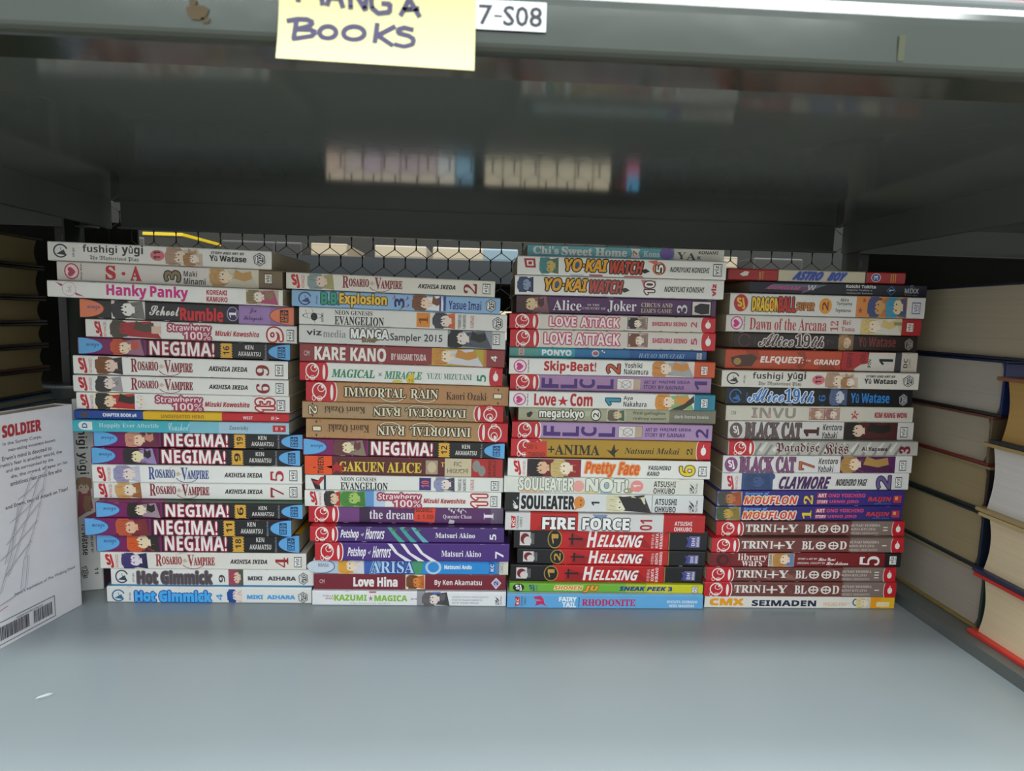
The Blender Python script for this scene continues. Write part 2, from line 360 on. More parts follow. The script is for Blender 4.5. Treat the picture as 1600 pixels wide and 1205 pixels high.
def trin(a, b, num):
    x = lambda u: a + (b - a) * u; rn = random.Random(a + 17 * len(num))
    o = [('poly', [(x(u), v), (x(u + rn.uniform(.02, .07)), v + rn.uniform(-14, 10)), (x(u + rn.uniform(.03, .09)), v + rn.uniform(10, 40)), (x(u + rn.uniform(-.01, .03)), v + rn.uniform(8, 30))], rn.choice(['#7d4a44', '#6c3a38', '#8d6158', '#75413e'])) for u, v in [(rn.uniform(.14, .85), rn.uniform(4, 70)) for _ in range(26)]]
    o += [('band', x(.72), x(.95), '#837069'), ('tp', x(0), x(.14)), ('T', 'TRIN', x(.155), x(.292), 20, 72, '#ece6e0', 's', {'w': .1}), ('T', 'I', x(.3), x(.318), 20, 72, '#ece6e0', 's'), ('T', '+', x(.32), x(.378), 24, 76, '#ece6e0', 'b'), ('T', 'Y', x(.378), x(.43), 20, 72, '#ece6e0', 's', {'w': .1}),
          ('T', 'BL', x(.467), x(.53), 20, 76, '#ece6e0', 's', {'w': .1})]
    for q in (.538, .604): o += [('O', x(q), x(q + .054), 22, 78, '#ece6e0', .3), ('R', x(q + .004), x(q + .05), 46, 54, '#ece6e0'), ('R', x(q + .025), x(q + .029), 26, 74, '#ece6e0')]
    o += [('T', 'D', x(.664), x(.7), 20, 76, '#ece6e0', 's', {'w': .1}), ('T', 'SUNAO YOSHIDA', x(.715), x(.87), 16, 34, '#dcd2ca', 's'), ('T', 'KIYO KYUJYO', x(.713), x(.845), 44, 62, '#dcd2ca', 's'), ('T', 'THORES SHIBAMOTO', x(.712), x(.862), 72, 88, '#cdbfb6', 's')]
    k = len(num)
    o += [('R', x(.886), x(.91), 46 + 20 * (i - (k - 1) / 2), 53 + 20 * (i - (k - 1) / 2), '#eee8e2') for i in range(k)]
    return o + [('tpr', x(.935), x(1))]
def moon(a, b, num, hair, skin, cloth):
    x = lambda u: a + (b - a) * u
    return [('A', x(.005), x(.135), 4, 97, '#8f98a0', hair, skin, cloth, 4), ('T', 'Revenge of', x(.15), x(.275), 8, 30, '#5c9ad8', 'i', {'w': .08}), ('T', 'MOUFLON', x(.146), x(.428), 36, 88, '#d9472f', 'i', 0, '#eadfd4', .5, .12), ('T', 'MOU', x(.146), x(.29), 36, 60, '#e0a03c', 'n'),
            ('T', num, x(.462), x(.51), 30, 86, '#e6c832', 's', 1, None, 0, .1), ('R', x(.532), x(.585), 14, 46, '#b03a58'), ('T', 'ART', x(.537), x(.582), 18, 42, '#f0e4e6', 'b'), ('T', 'ONO YOICHIRO', x(.592), x(.79), 18, 42, '#d24f7c', 'b', {'w': .1}),
            ('R', x(.53), x(.592), 58, 86, '#a03456'), ('T', 'STORY', x(.534), x(.59), 61, 82, '#f0e4e6', 'b'), ('T', 'UENO JIRO', x(.6), x(.755), 61, 84, '#d24f7c', 'b', {'w': .1}),
            ('T', 'RAIJIN', x(.805), x(.93), 40, 76, '#c8414a', 'i', {'w': .14}), ('T', 'GRAPHIC NOVELS', x(.84), x(.93), 78, 88, '#3c7cc0', 'b'), ('R', x(.942), x(.985), 30, 78, '#b83a48'), ('R', x(.95), x(.966), 38, 60, '#e0a06c')]
def imm(a, b, num, flip):
    x = (lambda u: b - (b - a) * u) if flip else (lambda u: a + (b - a) * u)
    V = (lambda p, q: (100 - q, 100 - p)) if flip else (lambda p, q: (p, q))
    r = 2 if flip else 0; rn = random.Random(len(num) + a)
    def S(u0, u1): return (x(u1), x(u0)) if flip else (x(u0), x(u1))
    o = [('E', *S(u, u + .004), v, v + 4, '#6d3a20') for u, v in [(rn.uniform(.16, .98), rn.choice([rn.uniform(3, 20), rn.uniform(78, 95), rn.uniform(5, 95)])) for _ in range(34)]]
    for t, u0, u1, f in (('IMMORTAL', .186, .49, 's'), ('RAIN', .513, .65, 's')):
        o.append(('T', t, *S(u0, u1), *V(24, 72), '#ece2c2', f, r, '#3a2a1c', .45))
    for u0, u1 in ((.38, .49), (.55, .648)):
        o.append(('O', *S(u0 - .02, u1), *V(20, 96), '#3a2a1c', .16, 14, *( (20, 150) if flip else (200, 330)))); o.append(('O', *S(u0 - .019, u1 - .002), *V(22, 94), '#ece2c2', .1, 14, *((20, 150) if flip else (200, 330))))
    o += [('T', 'Kaori Ozaki', *S(.69, .89), *V(34, 74), '#4a3524', 's', r), ('T', num, *S(.928, .965), *(V(40, 60) if num == '–' else V(26, 74)), '#f0e6c8', 's', 3 if flip else 1, '#4a3524', .35),
          ('T', '◆', *S(.944, .954), *V(8, 24), '#4a3524', 'n'), ('T', '◆', *S(.944, .954), *V(78, 94), '#4a3524', 'n')]
    return o
def tpflip(a, b): # the same publisher's head at the right-hand end of an upside-down book
    x = lambda u: b - (b - a) * u; w, c = '#f4ece6', '#c4222e'
    return [('E', x(.15), x(.04), -22, 122, w), ('E', x(.145), x(.045), -20, 120, c), ('band', x(.1), x(0), c), ('O', x(.1), x(.03), 10, 94, w, .16), ('O', x(.085), x(.05), 46, 86, w, .2), ('E', x(.07), x(.058), 64, 82, w), ('O', x(.085), x(.055), 2, 28, w, .2), ('E', x(.128), x(.114), 8, 90, w)]
def flcl(a, b, num):
    x = lambda u: a + (b - a) * u; P_ = '#4b2a78'
    return [('tp', x(0), x(.14)), ('T', 'F', x(.155), x(.238), 22, 82, P_, 'b', 1, None, 0, .2), ('T', 'L', x(.25), x(.33), 24, 82, P_, 'b', 1, None, 0, .2), ('T', 'C', x(.342), x(.418), 24, 80, P_, 'b', 1, None, 0, .2), ('T', 'L', x(.43), x(.51), 24, 82, P_, 'b', 1, None, 0, .2),
            ('R', x(.527), x(.648), 14, 88, '#8a8288'), ('R', x(.53), x(.645), 18, 84, '#e8e2dc'), ('R', x(.61), x(.645), 18, 84, '#c2ab96'), ('L', x(.535), 30, x(.6), 75, .3, '#6a5a6c'), ('L', x(.545), 75, x(.6), 30, .3, '#6a5a6c'), ('O', x(.55), x(.6), 25, 78, '#6a5a6c', .1),
            ('T', 'ART BY', x(.662), x(.725), 24, 46, P_, 'n', {'w': .05}), ('T', 'HAJIME UEDA', x(.737), x(.893), 22, 46, P_, 'b'), ('T', 'STORY', x(.662), x(.725), 54, 78, P_, 'n', {'w': .05}), ('T', 'BY GAINAX', x(.735), x(.865), 54, 78, P_, 'b'), ('T', num, x(.917), x(.98), 24, 80, P_, 'b', 1)]
def lat(a, b, num, hair, y0):
    x = lambda u: a + (b - a) * u; P_ = '#c4406a'
    return [('tp', x(0), x(.14)), ('T', 'LOVE', x(y0), x(y0 + .128), 18, 78, '#f2e8e6', 'b', 0, P_, .5, .1), ('T', 'ATTACK', x(y0 + .15), x(.53), 18, 80, '#f2e8e6', 'b', 0, P_, .5, .1),
            ('R', x(.569), x(.668), 10, 88, '#8a6470'), ('A', x(.574), x(.663), 14, 84, '#cbb9a6', hair, '#eedccb', '#8a7a6a', 6), ('T', 'SHIZURU SEINO', x(.69), x(.86), 36, 62, P_, 'b', {'w': .08}), ('T', num, x(.88), x(.91), 32, 68, P_, 'b', 1), ('tpr', x(.93), x(1))] + \
           [('R', x(u), x(u + .012), 1.5, 5, '#4a3c3a') for u in (.1, .3, .46, .62, .8)] + [('R', x(u), x(u + .01), 95, 98, '#4a3c3a') for u in (.2, .37, .55, .73, .88)]
def bcat(a, b, num, cm, nc, bg, hair, cloth, x):
    return [('sjc', x[0], x[1], 8, 94, cm), ('T', 'BLACK CAT', x[2], x[3], 8, 96, cm, 's', 0, '#5a4a4e', .3, .12), ('T', num, x[4], x[5], 34, 80, nc, 'si', 1, '#3a2a2a', .3), ('T', 'Kentaro', x[6], x[7], 14, 48, '#2a282a', 'i'), ('T', 'Yabuki', x[6], x[7] - 28, 56, 94, '#2a282a', 'i'),
            ('A', x[8], x[9], 2, 98, bg, hair, '#e9cfb6', cloth, 8), ('viz', x[10], x[11], 26, 84)]
def ngn(x, num, nbg, nfg, hair, cloth, mark):
    return mark + [('T', 'NEON GENESIS', x[0], x[1], 12, 38, '#2a2a2c', 's'), ('T', 'EVANGELION', x[0], x[2], 46, 96, '#2a2a2c', 's', {'w': .06}), ('R', x[3], x[4], 8, 92, nbg), ('T', num, x[3] + 14, x[4] - 14, 28, 72, nfg, 's', 1), ('A', x[5], x[6], 3, 97, None, hair, '#e8d8cc', cloth, 9),
                   ('T', 'YOSHIYUKI', x[7], x[7] + 22, 10, 92, '#3a3a3e', 's', 1), ('T', 'SADAMOTO', x[7] + 32, x[7] + 54, 10, 92, '#3a3a3e', 's', 1), ('T', 'GAINAX', x[7] + 84, x[7] + 108, 14, 86, '#c0503c', 's', 1)]
G1, G2, G3, G4 = ('paperbacks in the leftmost stack', 'paperbacks in the second stack from the left', 'paperbacks in the third stack from the left', 'paperbacks in the rightmost stack')
# (spine colour, cover colour above, label, print)
S1 = [
 (W, '#cfcac2', 'white paperback with pink oval 11, topmost of the leftmost stack', fy(55, 1325)),
 ('#ddd6d0', '#c9c2bb', 'white paperback with two large red capitals and a brown right end', [('band', 1250, 1385, '#7b6a4e'), ('sb', 148, 232, 8, 92, '#bb3a50'), ('T', 'S', 382, 435, 14, 84, '#c31f2a', 's', {'w': .35}), ('E', 470, 492, 42, 60, '#c31f2a'), ('T', 'A', 520, 580, 12, 84, '#c31f2a', 's', {'w': .3}), ('T', '3', 712, 802, 26, 80, '#8b7a58', 'b', 1, '#2c2622', .5), ('T', 'Maki', 822, 898, 22, 52, '#2b2a2c', 'b'), ('T', 'Minami', 822, 945, 58, 92, '#2b2a2c', 'b'), ('A', 966, 1250, 3, 97, '#d9d2bc', '#c49a5e', '#efdcc2', '#cfc9b4', 11), ('viz', 1283, 1330, 18, 74, '#54483a', '#e9e4da')]),
 (W, '#d8d2d0', 'white paperback with bold magenta title and small picture near right end', [('O', 135, 214, 6, 92, '#c48a9c', .06), ('poly', [(98, 8), (140, 22), (132, 36)], '#b23a6c'), ('poly', [(205, 66), (262, 92), (212, 84)], '#b23a6c'), ('T', 'K', 160, 192, 26, 70, '#d3a4b4', 'c'), ('T', 'Hanky', 386, 612, 8, 96, '#cf1f86', 'b', {'w': .2}), ('T', 'Panky', 634, 848, 8, 96, '#cf1f86', 'b', {'w': .2}), ('T', 'KOREAKI', 955, 1072, 18, 48, '#b8304a', 'b', {'w': .1}), ('T', 'KAMURO', 955, 1075, 60, 90, '#b8304a', 'b', {'w': .1}), ('A', 1182, 1370, 6, 94, '#b9b090', '#8c7a56', '#efe2d0', '#b04a70', 12)]),
 ('#241f22', '#3a3430', 'black and lilac paperback with orange ellipses at both ends', [('band', 1140, 1320, '#9a7ab0'), ('band', 1320, 1458, '#8d6c98'), ('band', 235, 262, '#2a2224'), ('drl', 238, 370, '#e07a52', '#7a3c2c'), ('A', 415, 605, 2, 98, '#cfcbc0', '#2c2a30', '#e9e6de', '#70706c', 13), ('T', 'School', 630, 802, 22, 72, '#d9d4d2', 'c', {'w': .14}), ('T', 'Rumble', 805, 1050, 24, 92, '#c8202e', 'b', 0, '#3a1418', .4, .2), ('E', 1068, 1142, 8, 92, '#2e2654'), ('O', 1072, 1138, 12, 88, '#b9a6cc', .1), ('T', '1', 1084, 1126, 32, 70, '#efeae6', 's', 1), ('T', 'Jin', 1200, 1242, 12, 46, '#4a2a5a', 'c'), ('T', 'Kobayashi', 1165, 1280, 54, 88, '#4a2a5a', 'c'), ('drr', 1320, 1456, '#e07a52', '#4a2430', '#40201c')]),
 (W, '#2c3352', 'white paperback with pink-edged title and red circled 9', [('sj', 318, 385, 14, 95), ('A', 405, 695, 2, 98, '#e4d6d2', '#4a4434', '#a8282c', '#a6282e', 14), ('R', 640, 695, 30, 70, '#d8b8a0')] + sbr(270, 1468, '9', 735, 975, 1000, 1252, 1300, 1385, 1410, 1452)),
 (K, '#5e1f3c', 'black-spined paperback with yellow tab 16 in the leftmost stack', neg(125, 1418, '16', '#c4502e', '#efd6ba', '#9c6a80', 21)),
 (W, '#2a3158', 'white paperback with dark red gothic title and number 9', rv(98, 1405, '9', '#8e1f26', '#8c2530', '#7a4a22', '#e6c8b4', '#26242a', 31)),
 (W, '#c9c6c4', 'white paperback with dark red gothic title and number 6', rv(98, 1408, '6', '#8e1f26', '#8c2530', '#3a3536', '#e9d8cc', '#a09a9c', 32)),
 (W, '#bdb6ae', 'white paperback with pink-edged title and large red 13', [('sj', 140, 220, 14, 95), ('A', 230, 540, 2, 98, '#ecdf9c', '#2d2c24', '#efd2b4', '#c02c34', 15), ('A', 470, 545, 2, 98, W, W, '#f0e0cc', W, 2)] + sbr(118, 1415, '13', 600, 878, 895, 1170, 1208, 1322, 1338, 1388)),
 ('#24489a', '#2a3a6e', 'thin paperback with blue, yellow and red spine sections', [('band', 518, 998, '#e6b81e'), ('band', 998, 1412, '#c8222c'), ('E', 142, 185, 20, 85, '#5a4a3c'), ('T', 'CHAPTER BOOK #4', 275, 478, 30, 72, '#e4e6ee', 'b', {'w': .1}), ('T', 'UNDEFEATED HERO', 628, 888, 34, 72, '#b07a10', 'b', {'w': .1}), ('T', 'WEST', 1128, 1188, 36, 72, '#f0e0de', 'b'), ('T', 'S', 1302, 1318, 32, 76, '#f0e0de', 'b', 1), ('T', 'T', 1334, 1350, 32, 76, '#f0e0de', 'b', 1), ('L', 1326, 30, 1326, 76, .2, '#f0e0de')]),
 ('#45b4c6', '#5ab0c2', 'turquoise paperback with small red box at its right end', [('band', 980, 1412, '#a9c9dc'), ('band', 800, 980, '#7cc0d2'), ('E', 128, 190, 12, 82, '#e9ecec'), ('R', 160, 212, 14, 84, '#e9ecec'), ('T', 'D', 150, 182, 26, 68, '#3a6a8a', 'b', 1), ('T', 'Happily Ever Afterlife', 252, 615, 24, 68, '#c3e0e4', 's'), ('T', 'Crushed', 672, 800, 14, 80, '#c9e2ea', 'c'), ('T', 'Zuravicky', 1044, 1162, 30, 74, '#56687c', 's'), ('R', 1312, 1392, 22, 78, '#bf2630'), ('T', 'S', 1328, 1342, 34, 66, '#f0dede', 'b', 1), ('T', 'T', 1362, 1376, 34, 66, '#f0dede', 'b', 1)]),
 (K, '#4a1c3a', 'black and purple paperback with yellow tab 19, beneath the turquoise one', neg(220, 1495, '19', '#c88a74', '#ecc8aa', '#6a2a3a', 22)),
 (K, '#5a1f2c', 'black and purple paperback with narrow yellow tab 9', neg(207, 1480, '9', '#2e2a30', '#e9dcb0', '#9a86b4', 23)),
 (W, '#cfcac6', 'white paperback with blue gothic title and red 5', rv(105, 1482, '5', '#b02a30', '#3c5290', '#9a94b8', '#ead8d0', '#c4c4d2', 33)),
 (W, '#cfcac6', 'white paperback with dark red gothic title and number 7', rv(115, 1482, '7', '#9a2428', '#8c2530', '#d6a86a', '#efe0cc', '#a0683c', 34)),
 (K, '#24502e', 'black and purple paperback with yellow tab 6 and green cover', neg(125, 1490, '6', '#26221f', '#ecdcc0', '#a08a94', 24)),
 (K, '#8a1c26', 'black and purple paperback with yellow tab 11, pushed out to the left', neg(52, 1413, '11', '#c05636', '#e6b896', '#7a2a2c', 25)),
 (K, '#d9a01e', 'black and purple paperback with yellow tab 18 and yellow cover', neg(130, 1465, '18', '#d85a24', '#eed8b4', '#2c2626', 26)),
 ('#e6e1d8', '#cfc8bc', 'off-white paperback with red gothic title and number 4', rv(158, 1510, '4', '#a02a2c', '#a03c3c', '#453a74', '#e8dce6', '#2e2850', 35)),
 (W, '#5aa8da', 'white paperback with dark grey rounded title above the bottom book', [('shj', 255, 340, 10, 90, '#3e4454', '#555'.replace('555', '55555a')), ('T', 'Hot Gimmick', 400, 885, 16, 90, '#544c50', 'b', 0, '#7c6e74', .35, .45), ('T', '9', 930, 972, 36, 82, '#544c50', 'b', 1), ('R', 995, 1092, 3, 97, '#54604c'), ('A', 995, 1092, 3, 97, None, '#a8485a', '#e6c6b0', '#4a5a48', 41), ('T', 'MIKI', 1124, 1218, 44, 66, '#55525a', 'b', {'w': .2}), ('T', 'AIHARA', 1255, 1440, 44, 66, '#55525a', 'b', {'w': .2}), ('vzo', 1458, 1522, 18, 92)]),
 (W, '#5aa8da', 'white paperback with bright blue rounded title, bottom of the leftmost stack', [('shj', 232, 318, 18, 94, '#2f6f9c'), ('T', 'Hot Gimmick', 385, 880, 26, 92, '#4fb4f2', 'b', 0, '#1f58b4', .45, .45), ('T', '4', 915, 955, 42, 82, '#3f9fe0', 'b', 1), ('A', 985, 1085, 12, 96, None, '#24509e', '#f0dcd2', '#e9d6cc', 42), ('T', 'MIKI', 1118, 1222, 48, 72, '#4fa6e6', 'b', {'w': .2}), ('T', 'AIHARA', 1250, 1435, 48, 72, '#4fa6e6', 'b', {'w': .2}), ('vzo', 1455, 1520, 24, 96)]),
]
S2 = [
 ('#e2ddd2', '#cfc9bd', 'off-white paperback with red gothic title and number 2, topmost of its stack', rv(25, 1440, '2', '#8e1f26', '#8e2a34', '#8a9a98', '#e6c8b8', '#a8a068', 36)),
 ('#8fb6dc', '#a9c4dc', 'light blue paperback with green and yellow title', [('shj', 105, 195, 10, 92, '#33487c', '#33487c'), ('T', 'B.B.', 260, 378, 10, 80, '#2f9a80', 'b', 0, '#1f3c38', .35, .3), ('T', 'Explosion', 382, 700, 8, 92, '#f0c23a', 'b', 0, '#33302a', .35, .2), ('T', '3', 752, 820, 28, 82, '#27306a', 'b', 1, None, 0, .2), ('T', '♪', 735, 762, 8, 34, '#a0408a', 'n'), ('T', '♪', 822, 852, 12, 38, '#a0408a', 'n'), ('T', '♪', 785, 812, 74, 96, '#7a6a3a', 'n'), ('T', '♪', 830, 856, 56, 80, '#a0408a', 'n'), ('A', 872, 1105, 2, 98, None, '#7a4a30', '#f0d2b8', '#eceae8', 43), ('R', 1058, 1070, 4, 96, '#27408a'), ('R', 1086, 1102, 4, 96, '#27408a'), ('T', 'Yasue Imai', 1122, 1345, 26, 82, '#27337c', 'b'), ('vzo', 1375, 1445, 8, 92)]),
 ('#e0dfd9', '#cbc8c0', 'white paperback with black serif title and orange square 1', ngn([355, 608, 685, 905, 995, 1012, 1168, 1186], '1', '#e08a2e', '#7a3c10', '#3c3f4a', '#d4683c', [('E', 195, 240, 32, 78, K), ('O', 140, 275, 34, 66, '#2c2c30', .1), ('L', 160, 16, 175, 60, .3, '#2c2c30'), ('L', 205, 10, 225, 98, .25, '#2c2c30'), ('T', 'action', 262, 280, 32, 84, '#3a3a3c', 'b', 1), ('vzo', 1420, 1492, 14, 94)])),
 ('#d5d5d2', '#bdb9b2', 'pale grey paperback with outlined capitals and dark-haired picture at right', [('T', 'viz', 168, 268, 24, 56, '#2c2b2e', 'n', {'w': .16}), ('T', 'media', 278, 430, 24, 66, '#8a8a8e', 's'), ('T', 'MANGA', 464, 715, 14, 66, '#efeeea', 'b', 0, '#3c3c40', .45, .2), ('T', 'まんが', 540, 638, 58, 84, '#c9a43a', 'n', 0, '#33302a', .3), ('T', 'Sampler 2015', 728, 1080, 30, 82, '#3a393c', 'n', {'w': .12}), ('band', 1116, 1420, '#7d838c'), ('A', 1116, 1420, 2, 98, '#8c929c', '#1e1e22', '#e0d8cc', '#4c525c', 44), ('viz', 1424, 1472, 14, 74)]),
 ('#8e3a3c', '#5e4a3e', 'dull red paperback with white capitals and yellow picture square', [('T', 'CM', 150, 186, 40, 68, '#e0c8c2', 'n'), ('T', 'KARE KANO', 222, 698, 16, 88, '#efe8e2', 'b', {'w': .2}), ('T', 'BY MASAMI TSUDA', 735, 970, 40, 76, '#e9dcd6', 'b'), ('R', 1008, 1380, 2, 98, '#c27a3c'), ('A', 1010, 1360, 3, 97, '#b8a83c', '#c98c3c', '#efdcc4', '#d4d4dc', 45), ('T', '4', 1412, 1452, 34, 66, '#efe4de', 'b', 1)]),
 (W, '#b9b2a6', 'white paperback with green capitals and torn yellow sticker scraps', [('tp', 122, 312), ('T', 'MAGICAL', 335, 630, 34, 78, '#2f8a62', 's', {'w': .14, 'i': .1}), ('T', '×', 648, 672, 46, 66, '#2f8a62', 'b'), ('T', 'MIRACLE', 688, 945, 36, 78, '#4c9a78', 's', {'w': .14, 'i': .1}), ('T', 'YUZU MIZUTANI', 975, 1280, 40, 72, '#3f8064', 's'), ('T', '5', 1315, 1378, 40, 78, '#2f8a62', 'b', 1), ('tpr', 1398, 1490),
   ('ST', 'sticker_scrap', 'torn yellow and clear sticker scrap', [(850, 52), (888, 44), (890, 98), (846, 98), (838, 80)], '#e2c62e', [('T', '19', 850, 884, 74, 94, '#a88a1c', 'b')]), ('ST', 'sticker_scrap', 'torn yellow sticker scrap', [(745, 86), (778, 82), (812, 88), (806, 97), (748, 98)], '#e0c84a', [])]),
 ('#b8875a', '#8a6240', 'tan paperback with red end at its left, above two upside-down ones', imm(165, 1530, '–', False) + [('tp', 165, 368)]),
 ('#b0916a', '#8f7048', 'tan upside-down paperback marked 2, red end at its right', imm(140, 1495, '2', True) + tpflip(140, 1495)),
 ('#b58a5c', '#8a6240', 'tan upside-down paperback just above the black and purple one', imm(165, 1525, '–', True) + tpflip(165, 1525)),
 (K, '#571a26', 'black and purple paperback with yellow tab 12, beneath the tan upside-down ones', neg(145, 1505, '12', '#6a3a3c', '#e6d8b0', '#8a7a68', 27)),
 ('#5b2228', '#46382e', 'maroon paperback covered with library stickers', [('T', 'GAKUEN', 388, 690, 30, 82, '#dcc23e', 's', {'w': .1}), ('T', 'ALICE', 708, 940, 30, 84, '#dcc23e', 's', {'w': .1}), ('R', 968, 1050, 16, 88, '#a8957c'), ('E', 980, 1040, 24, 80, '#cbb898'), ('T', 'T', 1072, 1095, 24, 48, '#dcc23e', 's'),
   ('ST', 'subject_sticker', 'orange sticker printed with tall capitals', [(160, 2), (340, 2), (340, 98), (160, 98)], '#e8521e', [('T', 'TWEEN', 245, 285, 6, 94, '#2c1a14', 'b', 1), ('R', 215, 230, 60, 66, '#2c1a14')]), ('ST', 'star_sticker', 'red star sticker', [(300, 58), (352, 50), (372, 28), (388, 52), (425, 44), (400, 66), (412, 92), (372, 76), (340, 94), (350, 70)], '#b0242a', []),
   ('ST', 'spine_label', 'cream library spine label', [(1098, 3), (1278, 3), (1278, 97), (1098, 97)], '#cbbd9c', [('T', 'FIC', 1160, 1212, 20, 44, '#4a4642', 'n'), ('T', 'HIGUCHI', 1116, 1255, 56, 80, '#4a4642', 'n'), ('L', 1150, 66, 1258, 58, .3, '#2c2826')]), ('ST', 'subject_label', 'red label with grey masks', [(1280, 2), (1490, 2), (1490, 98), (1280, 98)], '#b02a2a', [('E', 1285, 1340, 10, 72, '#8c8a86'), ('E', 1325, 1375, 38, 94, '#8c8a86'), ('T', 'GRAPHIC', 1392, 1414, 6, 96, '#4a1416', 'b', 1), ('T', 'NOVELS', 1424, 1446, 10, 92, '#4a1416', 'b', 1)])]),
 ('#e4e4de', '#cbc9c2', 'white paperback with black serif title and purple square 10', ngn([396, 635, 712, 925, 1004, 1022, 1165, 1188], '10', '#3c3276', '#e0685c', '#8f92b4', '#3c3f52', [('poly', [(196, 22), (250, 36), (262, 96), (226, 94)], K), ('poly', [(200, 40), (250, 70), (300, 6), (262, 14), (244, 40)], '#b02c2c'), ('R', 284, 298, 2, 98, '#2c2c4a'), ('viz', 1412, 1466, 24, 86)])),
 (W, '#c6c2ba', 'white paperback with pink-edged title and green leafy picture', [('sj', 105, 188, 8, 90), ('band', 480, 640, '#b9cfe4'), ('band', 440, 560, '#5f93cc'), ('A', 205, 330, 2, 98, None, '#352c2a', '#e6c4a8', '#c02c30', 17), ('A', 320, 500, 2, 98, '#7aa84c', '#4a8a3a', '#a8c468', '#3f7a34', 18)] + sbr(70, 1475, '11', 592, 895, 915, 1218, 1262, 1372, 1398, 1448)),
 ('#5c2f64', '#4a2c50', 'dark purple paperback with an orange-red price sticker on its title', [('band', 300, 460, '#74407e'), ('band', 460, 540, '#3c2244'), ('band', 1400, 1490, '#6a5a74'), ('tp', 103, 310), ('T', 'the dream', 532, 848, 22, 76, '#e6dfe6', 's'), ('T', 'Queenie Chan', 1056, 1262, 44, 72, '#d9cfd9', 's'), ('T', 'I', 1350, 1418, 32, 70, '#eae4ea', 's', 1)] + [('poly', [(1090 + 17 * i, 4 + 11 * (i % 3)), (1108 + 17 * i, 2 + 9 * (i % 4)), (1102 + 17 * i, 20 + 11 * (i % 3)), (1094 + 17 * i, 16 + 7 * (i % 3))], '#d6d0d6') for i in range(8)] + [('poly', [(1095, 98), (1105, 72), (1140, 80), (1135, 98)], '#c9c2c9'),
   ('ST', 'price_sticker', 'orange-red price sticker', [(856, 2), (1004, 6), (996, 92), (848, 84)], '#dd4630', [('T', 'GOODWILL', 862, 982, 4, 30, '#5a1814', 'b'), ('T', '$ 1.00', 872, 988, 44, 76, '#8a2a1e', 'b')])]),
 ('#4b2c72', '#3f2458', 'purple paperback with green-blue streaks and number 5', [('tp', 112, 305), ('T', 'Petshop', 325, 462, 18, 88, '#efeaf2', 'b', 0, None, 0, .05, .1), ('T', 'of', 474, 496, 40, 62, '#efeaf2', 'si'), ('T', 'Horrors', 504, 645, 12, 80, '#efeaf2', 'b', 0, None, 0, .05, .1)] + [('poly', [(660 + 85 * i, 2), (690 + 85 * i, 2), (735 + 85 * i, 52), (790 + 85 * i, 98), (745 + 85 * i, 98), (705 + 85 * i, 56)], ['#4aa890', '#46a09c', '#62b0b8'][i]) for i in range(3)] + [('L', 690 + 85 * i, 20, 730 + 85 * i, 20, 1.2, '#3c7a44') for i in range(3)] + [('T', 'Matsuri Akino', 1006, 1292, 34, 68, '#f0ecf4', 's'), ('T', '5', 1398, 1446, 40, 78, '#f0ecf4', 'b', 1)] + [('R', u, u + 30, 1.5, 4, '#cfc6d2') for u in (300, 520, 760, 990, 1180, 1330, 1420)]),
 ('#4d2d7c', '#40265c', 'purple paperback with white streaks and number 7', [('tp', 148, 342), ('T', 'Petshop', 374, 512, 22, 88, '#efeaf2', 'b', 0, None, 0, .05, .1), ('T', 'of', 522, 544, 42, 62, '#efeaf2', 'si'), ('T', 'Horrors', 552, 690, 18, 80, '#efeaf2', 'b', 0, None, 0, .05, .1)] + [('poly', [(660 + 90 * i, 2), (690 + 90 * i, 4), (735 + 90 * i, 52), (835 + 90 * i, 98), (790 + 90 * i, 98), (715 + 90 * i, 56)], '#ece8f0') for i in range(3)] + [('T', 'Matsuri Akino', 1045, 1330, 38, 72, '#f0ecf4', 's'), ('T', '7', 1432, 1492, 42, 80, '#f0ecf4', 'b', 1)]),
 ('#2f8fd8', '#b0aaa4', 'blue paperback with large outlined white serif capitals', [('band', 138, 500, '#b8c8d8'), ('E', 100, 288, 4, 96, '#2c4a8c'), ('E', 90, 282, 8, 92, '#cdd9e4'), ('T', 'MANGA', 170, 245, 30, 54, '#6a7a9c', 'b'), ('A', 310, 495, 2, 98, '#c9bca0', '#e0a43c', '#f0dcc4', '#d8d8e0', 46), ('band', 495, 830, '#3c62b4'), ('poly', [(560, 2), (620, 2), (600, 98), (530, 98)], '#88b0dc'), ('poly', [(830, 10), (920, 4), (900, 96), (850, 98)], '#4c9a6c'), ('O', 930, 1045, 4, 98, '#b8d2ea', .3), ('T', 'ARISA', 540, 850, 12, 92, '#bcd8f2', 's', 0, '#1f3f8c', .4), ('T', 'Natsumi Ando', 1066, 1262, 34, 62, '#e2eef8', 'b', {'w': .1}), ('band', 1462, 1525, '#d8d4c4'), ('kc', 1385, 1490, 12, 92, '#1f6ab4', '#f0f4f8', '#8a8c90')]),
 ('#7c2734', '#8a6a5c', 'maroon paperback with white title and white diamond 2', [('T', 'CM', 180, 214, 38, 62, '#e6ccca', 'n'), ('T', 'Love Hina', 420, 730, 22, 80, '#f2ecea', 'b', {'w': .3}), ('R', 788, 928, 4, 96, '#dccab0'), ('A', 794, 924, 7, 94, '#e8dcc4', '#7a4a28', '#e0873c', '#c86a30', 47), ('T', 'By Ken Akamatsu', 996, 1336, 34, 78, '#f0e8e6', 'b'), ('poly', [(1402, 54), (1438, 20), (1476, 54), (1438, 92)], '#e4e0ea'), ('poly', [(1410, 54), (1438, 28), (1468, 54), (1438, 84)], '#b4b0d0'), ('T', '2', 1424, 1452, 42, 68, '#33305c', 'b', 1)]),
